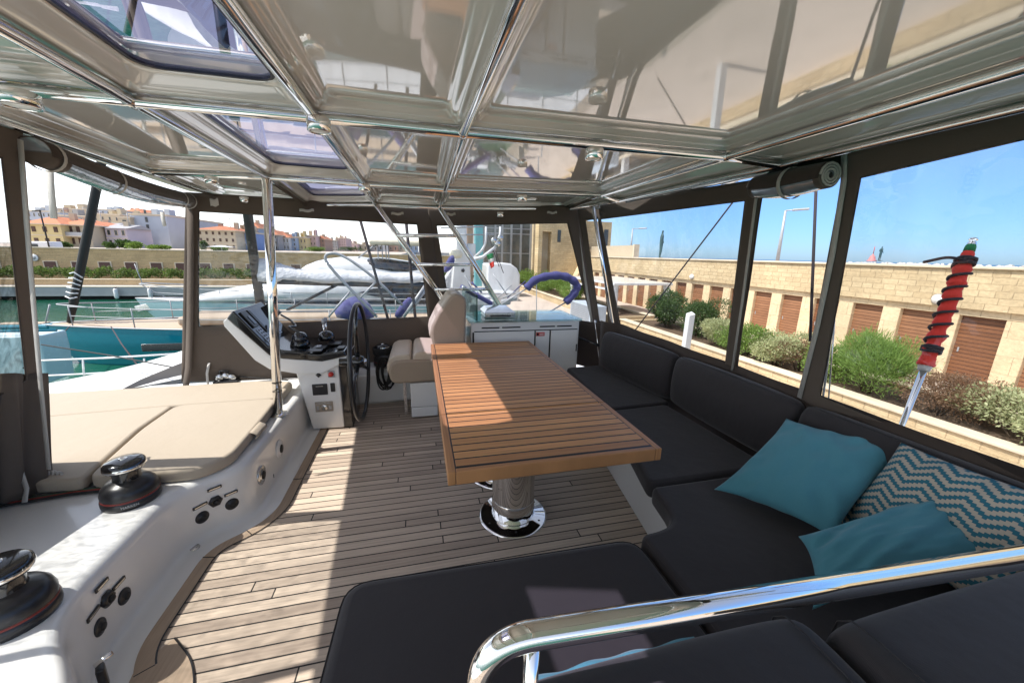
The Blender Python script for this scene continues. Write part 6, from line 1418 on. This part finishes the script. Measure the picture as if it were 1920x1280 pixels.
ds_ = thing('davit', P(900,480,'y',20), 'white folded crane arm with pulleys above the flag', 'crane')
MB().tube([P(884,487,'y',20), P(905,482,'y',20), P(930,462,'y',20)], [.10,.09,.07], 10).build('lower_arm', M['boatwhite'], ds_)
MB().tube([P(930,462,'y',20), P(937,446,'y',20), P(938,425,'y',20)], [.07,.06,.05], 10).build('upper_arm', M['boatwhite'], ds_)
for px, py in ((926,451),(933,457),(938,446)): MB().lathe([(0,.05),(.14,.05),(.16,0),(.14,-.05),(0,-.05)], P(px,py,'y',19.9), 14, (0,1,0)).build('pulley', M['steel'], ds_)
mk([P(929,470,'y',20), P(944,512,'y',20)], .02, 'cable', 'rope', ds_, 6); mk([P(915,440,'y',20), P(936,500,'y',20)], .02, 'cable', 'rope', ds_, 6)
fg = thing('national_flag', P(920,476,'y',18), 'drooping green, white and red flag behind the ladder', 'flag')
def fl(u0, u1, nm, mt):
    c = [P(912,478,'y',18), P(925,474,'y',18), P(921,504,'y',18), P(927,498,'y',18)]
    MB().grid(lambda u, v: (c[0].lerp(c[1], u)).lerp(c[2].lerp(c[3], u), u0+(u1-u0)*v)+V(0,.08*math.sin(u*7),0), 8, 5).build(nm, M[mt], fg, solid=.01)
fl(0,.36,'green_band','green'); fl(.36,.62,'white_band','whitecloth'); fl(.62,1,'red_band','red')
wb = thing('white_cruiser', (8.0,38,ZW), 'white cruiser with curved roof moored before the glass building', 'motor boat')
L_, dk = hull(wb, X(905,30), X(985,30)-0.2, 30, 3.4, -2.2, ZW, 'boatwhite', sheer=.2, deckmat='boatwhite', stern=1) if False else (None, None)
cp = [(913,512),(914,494),(940,492),(958,494),(970,503),(976,515)]
MB().prism([(P(x,y,'y',34).x, P(x,y,'y',34).z) for x, y in cp]+[(P(976,530,'y',34).x, ZQ-.9), (P(913,530,'y',34).x, ZQ-.9)], 34, 37, lambda a, b, d: V(a, d, b)).build('roof', M['boatwhite'], wb, bevel=.2, seg=3)
# stern clutter of the neighbouring berths
nb = thing('neighbour_boat', (1.0,12.5,ZW), 'neighbouring boat with white deck and steel rails behind the white cabinet', 'sailing boat')
L_, dk = hull(nb, -6.5, 5.2, 13.2, 4.0, -2.0, ZW, 'boatwhite', sheer=.1, deckmat='boatwhite', stern=.9)
for zz in (.4, .8): mk([l[0]+V(0,.1,zz) for l in L_[1:]], .014, 'lifeline', 'alu', nb, 6); mk([l[-1]+V(0,-.1,zz) for l in L_[1:]], .014, 'lifeline', 'alu', nb, 6)
for i in range(1, 23, 2): mk([L_[i][0]+V(0,.1,0), L_[i][0]+V(0,.1,.82)], .016, 'stanchion', 'alu', nb, 6)
rr = random.Random(8)
for k in range(14):
    p = P(rr.uniform(885,960), rr.uniform(548,585), 'y', 12+rr.uniform(-1,1)); mk([p, p+V(rr.uniform(-.7,.7), rr.uniform(-.3,.3), rr.uniform(.1,.7))], rr.uniform(.015,.03), 'rail', 'alu' if k % 3 else 'navy', nb, 8)
for px, py, s_ in ((905,562,.22),(922,572,.18),(948,566,.15),(890,575,.2),(962,560,.12)): MB().obox(P(px,py,'y',12), (s_,0,.02), (0,s_,0), (0,0,s_*.6)).build('deck_box', M['boatwhite'] if px % 2 else M['alu'], nb, bevel=.04)
MB().obox(P(893,553,'y',11), (.45,0,-.25), (0,.2,0), (.03,0,.06)).build('folded_cover', M['navy'], nb, bevel=.04)
# hoops with blue covers
yh = 9.5
hp = thing('arch_cover', P(1035,520,'y',yh), 'blue sleeve cover on a curved steel arch behind the galley cabinet', 'arch cover')
ap = [(987,541),(1002,526),(1026,518),(1052,517),(1072,524),(1082,537),(1075,552),(1060,567)]
cr = [P(x, y, 'y', yh) for x, y in ap]; crs = []
for i in range(len(cr)-1):
    p0_, p1_, p2_, p3_ = cr[max(i-1,0)], cr[i], cr[i+1], cr[min(i+2,len(cr)-1)]
    for k in range(6):
        s_ = k/6; crs.append(.5*((2*p1_)+(p2_-p0_)*s_+(2*p0_-5*p1_+4*p2_-p3_)*s_*s_+(3*p1_-p0_-3*p2_+p3_)*s_**3))
crs.append(cr[-1]); MB().tube(crs, [.105+.010*math.sin(i*1.3) for i in range(len(crs))], 12).build('sleeve', M['navy'], hp)
mk([cr[0], P(940,571,'y',yh)], .02, 'arch_tube', 'alu', hp, 8); mk([cr[-1], P(1030,585,'y',yh)], .02, 'arch_tube', 'alu', hp, 8)
mk([P(1006,600,'y',yh), P(1006,520,'y',yh)], .012, 'aerial', 'boatwhite', hp, 6)
yk = 8.2
h2 = thing('bimini_frame', P(700,560,'y',yk), 'tall steel bimini hoop of a neighbouring boat behind the steering wheel', 'bimini frame')
hpts = [P(x, y, 'y', yk) for x, y in ((707,594),(660,545),(625,508),(609,486),(612,476),(630,474),(655,486),(703,521),(755,572))]
mk(fillet(hpts, .4, 5), .028, 'hoop', 'alu', h2, 10)
mk([P(616,594,'y',yk), P(656,547,'y',yk)], .02, 'leg', 'alu', h2, 8); mk([P(672,562,'y',yk), P(706,527,'y',yk)], .02, 'leg', 'alu', h2, 8)
mk([P(757,594,'y',yk), P(797,536,'y',yk)], .035, 'leg', 'alu', h2, 8); mk([P(770,585,'y',yk), P(797,545,'y',yk)], .025, 'leg', 'alu', h2, 8)
def blob(pts, y, dy, nm, label):
    q_ = [P(a, b, 'y', y) for a, b in pts]; t = thing(nm, q_[0], label, 'boat cover', 'blue folded boat covers'); c_ = sum(q_, V(0,0,0))/len(q_)
    loops = []
    for s_, k in ((-1,.55), (-.8,.85), (-.35,1), (.35,1), (.8,.85), (1,.55)): loops.append([c_+(p-c_)*k+V(0,s_*dy,0) for p in q_])
    MB().loft(loops).build('canvas', M['navy'], t, subsurf=1)
blob([(612,598),(640,567),(655,556),(672,555),(690,567),(702,588),(708,600)], yk+.5, .45, 'boat_cover', 'blue canvas boat cover behind the top of the steering wheel')
blob([(733,596),(749,573),(767,553),(774,560),(773,575),(756,598)], yk+.4, .15, 'boat_cover', 'narrow blue canvas cover beside the canvas column')
blob([(829,512),(836,490),(846,476),(854,479),(852,500),(838,512)], 14, .3, 'boat_cover', 'dark blue sail bundle behind the white radar mast')
# cloth sheet / sail white behind
ws = thing('small_sloop', P(840,520,'y',24), 'small white covered dinghy left of the radar mast', 'dinghy')
MB().prism([(P(x,y,'y',24).x, P(x,y,'y',24).z) for x, y in ((831,524),(850,494),(858,494),(858,560),(831,560))], 23.5, 24.5, lambda a, b, d: V(a, d, b)).build('cover', M['cover'], ws, bevel=.1)
# shrouds of our own boat
def wire(a_, b_, r_, label, mat='rope'):
    t = thing('rigging_wire', b_, label, 'rigging'); MB().tube([a_, b_], r_, 8).build('wire', M[mat], t)
wire(P(672,400,'y',5.3), P(728,600,'y',5.3), .018, 'dark slanting rigging wire behind the steering wheel'); wire(P(760,400,'y',5.3), P(779,600,'y',5.3), .020, 'dark upright rigging wire left of the ladder')
wire(P(1384,366,'x',3.0), P(1187,624,'x',2.9), .008, 'thin dark line slanting across the far right window'); wire(P(1531,330,'x',2.6), P(1519,640,'x',2.6), .009, 'dark upright wire in the open panel on the right')
wire(P(1577,500,'x',2.5), P(1541,760,'x',2.5), .006, 'thin grey wire at the left edge of the big right window', 'steel'); wire(P(1568,560,'x',2.45), P(1553,755,'x',2.45), .004, 'second thin wire beside the column in the big right window', 'steel')
# pale hull shape added for a reflection on the water beside the teal boat
wbw = thing('pale_hull_shape', P(60,700,'y',15), 'pale aqua bow of a moored boat at the left, in front of the teal hull', 'boat')
bq = [(-160,628),(104,622),(112,650),(122,708),(-160,730)]
MB().prism([(P(x,y,'y',15).x, P(x,y,'y',15).z) for x, y in bq], 14.4, 15.4, lambda a, b, d: V(a, d, b)).build('hull', M['aqua'], wbw, bevel=.06)
MB().tube([P(-160,624,'y',14.5), P(106,619,'y',14.5)], .04, 8).build('rub_rail', M['teal'], wbw)
# our own boom with the folded mainsail, above the hardtop
bo = thing('mainsail_boom', (1,1.27,3.2), 'boom with folded white mainsail above the hardtop', 'boom')
MB().tube([V(-1.95,1.24,3.0), V(5.5,1.24,3.0)], .12, 16).build('spar', M['boom'], bo)
MB().loft([[V(x, 1.24+.425*math.cos(a_*math.pi/10)*(1 if k_ not in (0,9) else .5), 3.22+.26*math.sin(a_*math.pi/10)*(1+.05*math.sin(x*3+a_))) for a_ in range(20)] for k_, x in enumerate([-1.9+k*.8 for k in range(10)])]).build('sail_bag', M['cover'], bo)
# our own ensign staff, flag furled and lashed
es = thing('furled_flag', P(1690,800,'x',2.9), 'furled red flag lashed with dark cord on a steel staff at the right', 'flag')
s0, s1, s2 = P(1684,815,'x',2.88), P(1733,690,'x',3.0), P(1824,452,'x',3.24)
MB().tube([s0-(s1-s0)*.6, s0, s1], .0165, 14).build('staff', M['chrome'], es)
n_ = 60; rd = random.Random(2); pts = [s1.lerp(s2, .02+.90*k/n_) for k in range(n_+1)]
MB().tube(pts, [max(.036+.005*math.sin(k*.9)+.003*rd.uniform(-1,1)-(.012 if k > n_-4 else 0), .015) for k in range(n_+1)], 12).build('rolled_cloth', M['red'], es)
MB().tube([s1.lerp(s2,.92), s1.lerp(s2,.955), s1.lerp(s2,.98)], [.025,.024,.018], 12).build('green_tip', M['green'], es)
MB().tube([s1.lerp(s2,.0)-(s2-s1)*.02, s1.lerp(s2,.025)], [.026,.034], 12).build('white_hem', M['whitecloth'], es)
MB().lathe([(0,.03),(.018,.028),(.02,.02),(.012,.012),(.02,.0),(.02,-.01)], s1.lerp(s2,.985), 14, (s2-s1)).build('finial', M['chrome'], es)
ax_ = (s2-s1).normalized(); u_ = ax_.cross(V(0,1,0)).normalized(); v_ = ax_.cross(u_); cp_ = []
for k in range(7*24): 
    f_ = k/(7*24); cp_.append(s1.lerp(s2, .14+.68*f_)+(u_*math.cos(k*2*math.pi/24)+v_*math.sin(k*2*math.pi/24))*.0425)
MB().tube(cp_, .0085, 7).build('lashing_cord', M['rope'], es)
for f0 in (.15, .84):
    cp_ = [s1.lerp(s2, f0+.022*math.sin(k*.37))+(u_*math.cos(k*.5)+v_*math.sin(k*.5))*(.045+.006*math.sin(k)) for k in range(46)]
    MB().tube(cp_, .0085, 7).build('lashing_knot', M['rope'], es)
e0 = s1.lerp(s2,.85); MB().tube(fillet([e0, e0+V(-.10,.03,.02), e0+V(-.22,.07,-.015)], .05), .009, 7).build('loose_end', M['rope'], es)
# part of our own aft deck outside the window
ad = thing('aft_deck_moulding', (2.6,1.9,.2), 'bluish white deck moulding just outside the right windows', 'deck moulding')
MB().prism(rrect(.9,1.9,.35,6,3.15,2.1), .20, .375).build('shell', M['greyhull'], ad, bevel=.05, seg=4)
# lifeline on our own foredeck at the left
t = thing('lifeline_rail', P(90,760,'y',5), 'white tubular lifeline rail outside the sunpad at the left', 'rail')
for py0, py1 in ((676,668),(705,694)): MB().tube([P(72,py0,'y',5.4), P(200,(py0+py1)/2-1,'y',5.4), P(345,py1-6,'y',5.4)], .012, 8).build('tube', M['boatwhite'], t)
for px in (155,270): MB().tube([P(px,672,'y',5.4), P(px+3,712,'y',5.4)], .010, 8).build('stanchion', M['boatwhite'], t)
# hanging pale webbing in the open panel on the left
for px0, py0, px1, py1, w, yy, lb in ((92,300,101,410,.040,2.6,'pale webbing strap hanging in the open panel at the left'), (304,398,309,424,.03,3.5,'short pale webbing strap hanging at the right of the open panel')):
    tape('hanging_strap', [P(px0,py0,'y',yy), P((px0+px1)/2-1,(py0+py1)/2,'y',yy+.01), P(px1,py1,'y',yy)], w, 'white_tape', lb, 'strap', nrm=V(.3,1,0))
bpy.context.view_layer.update()
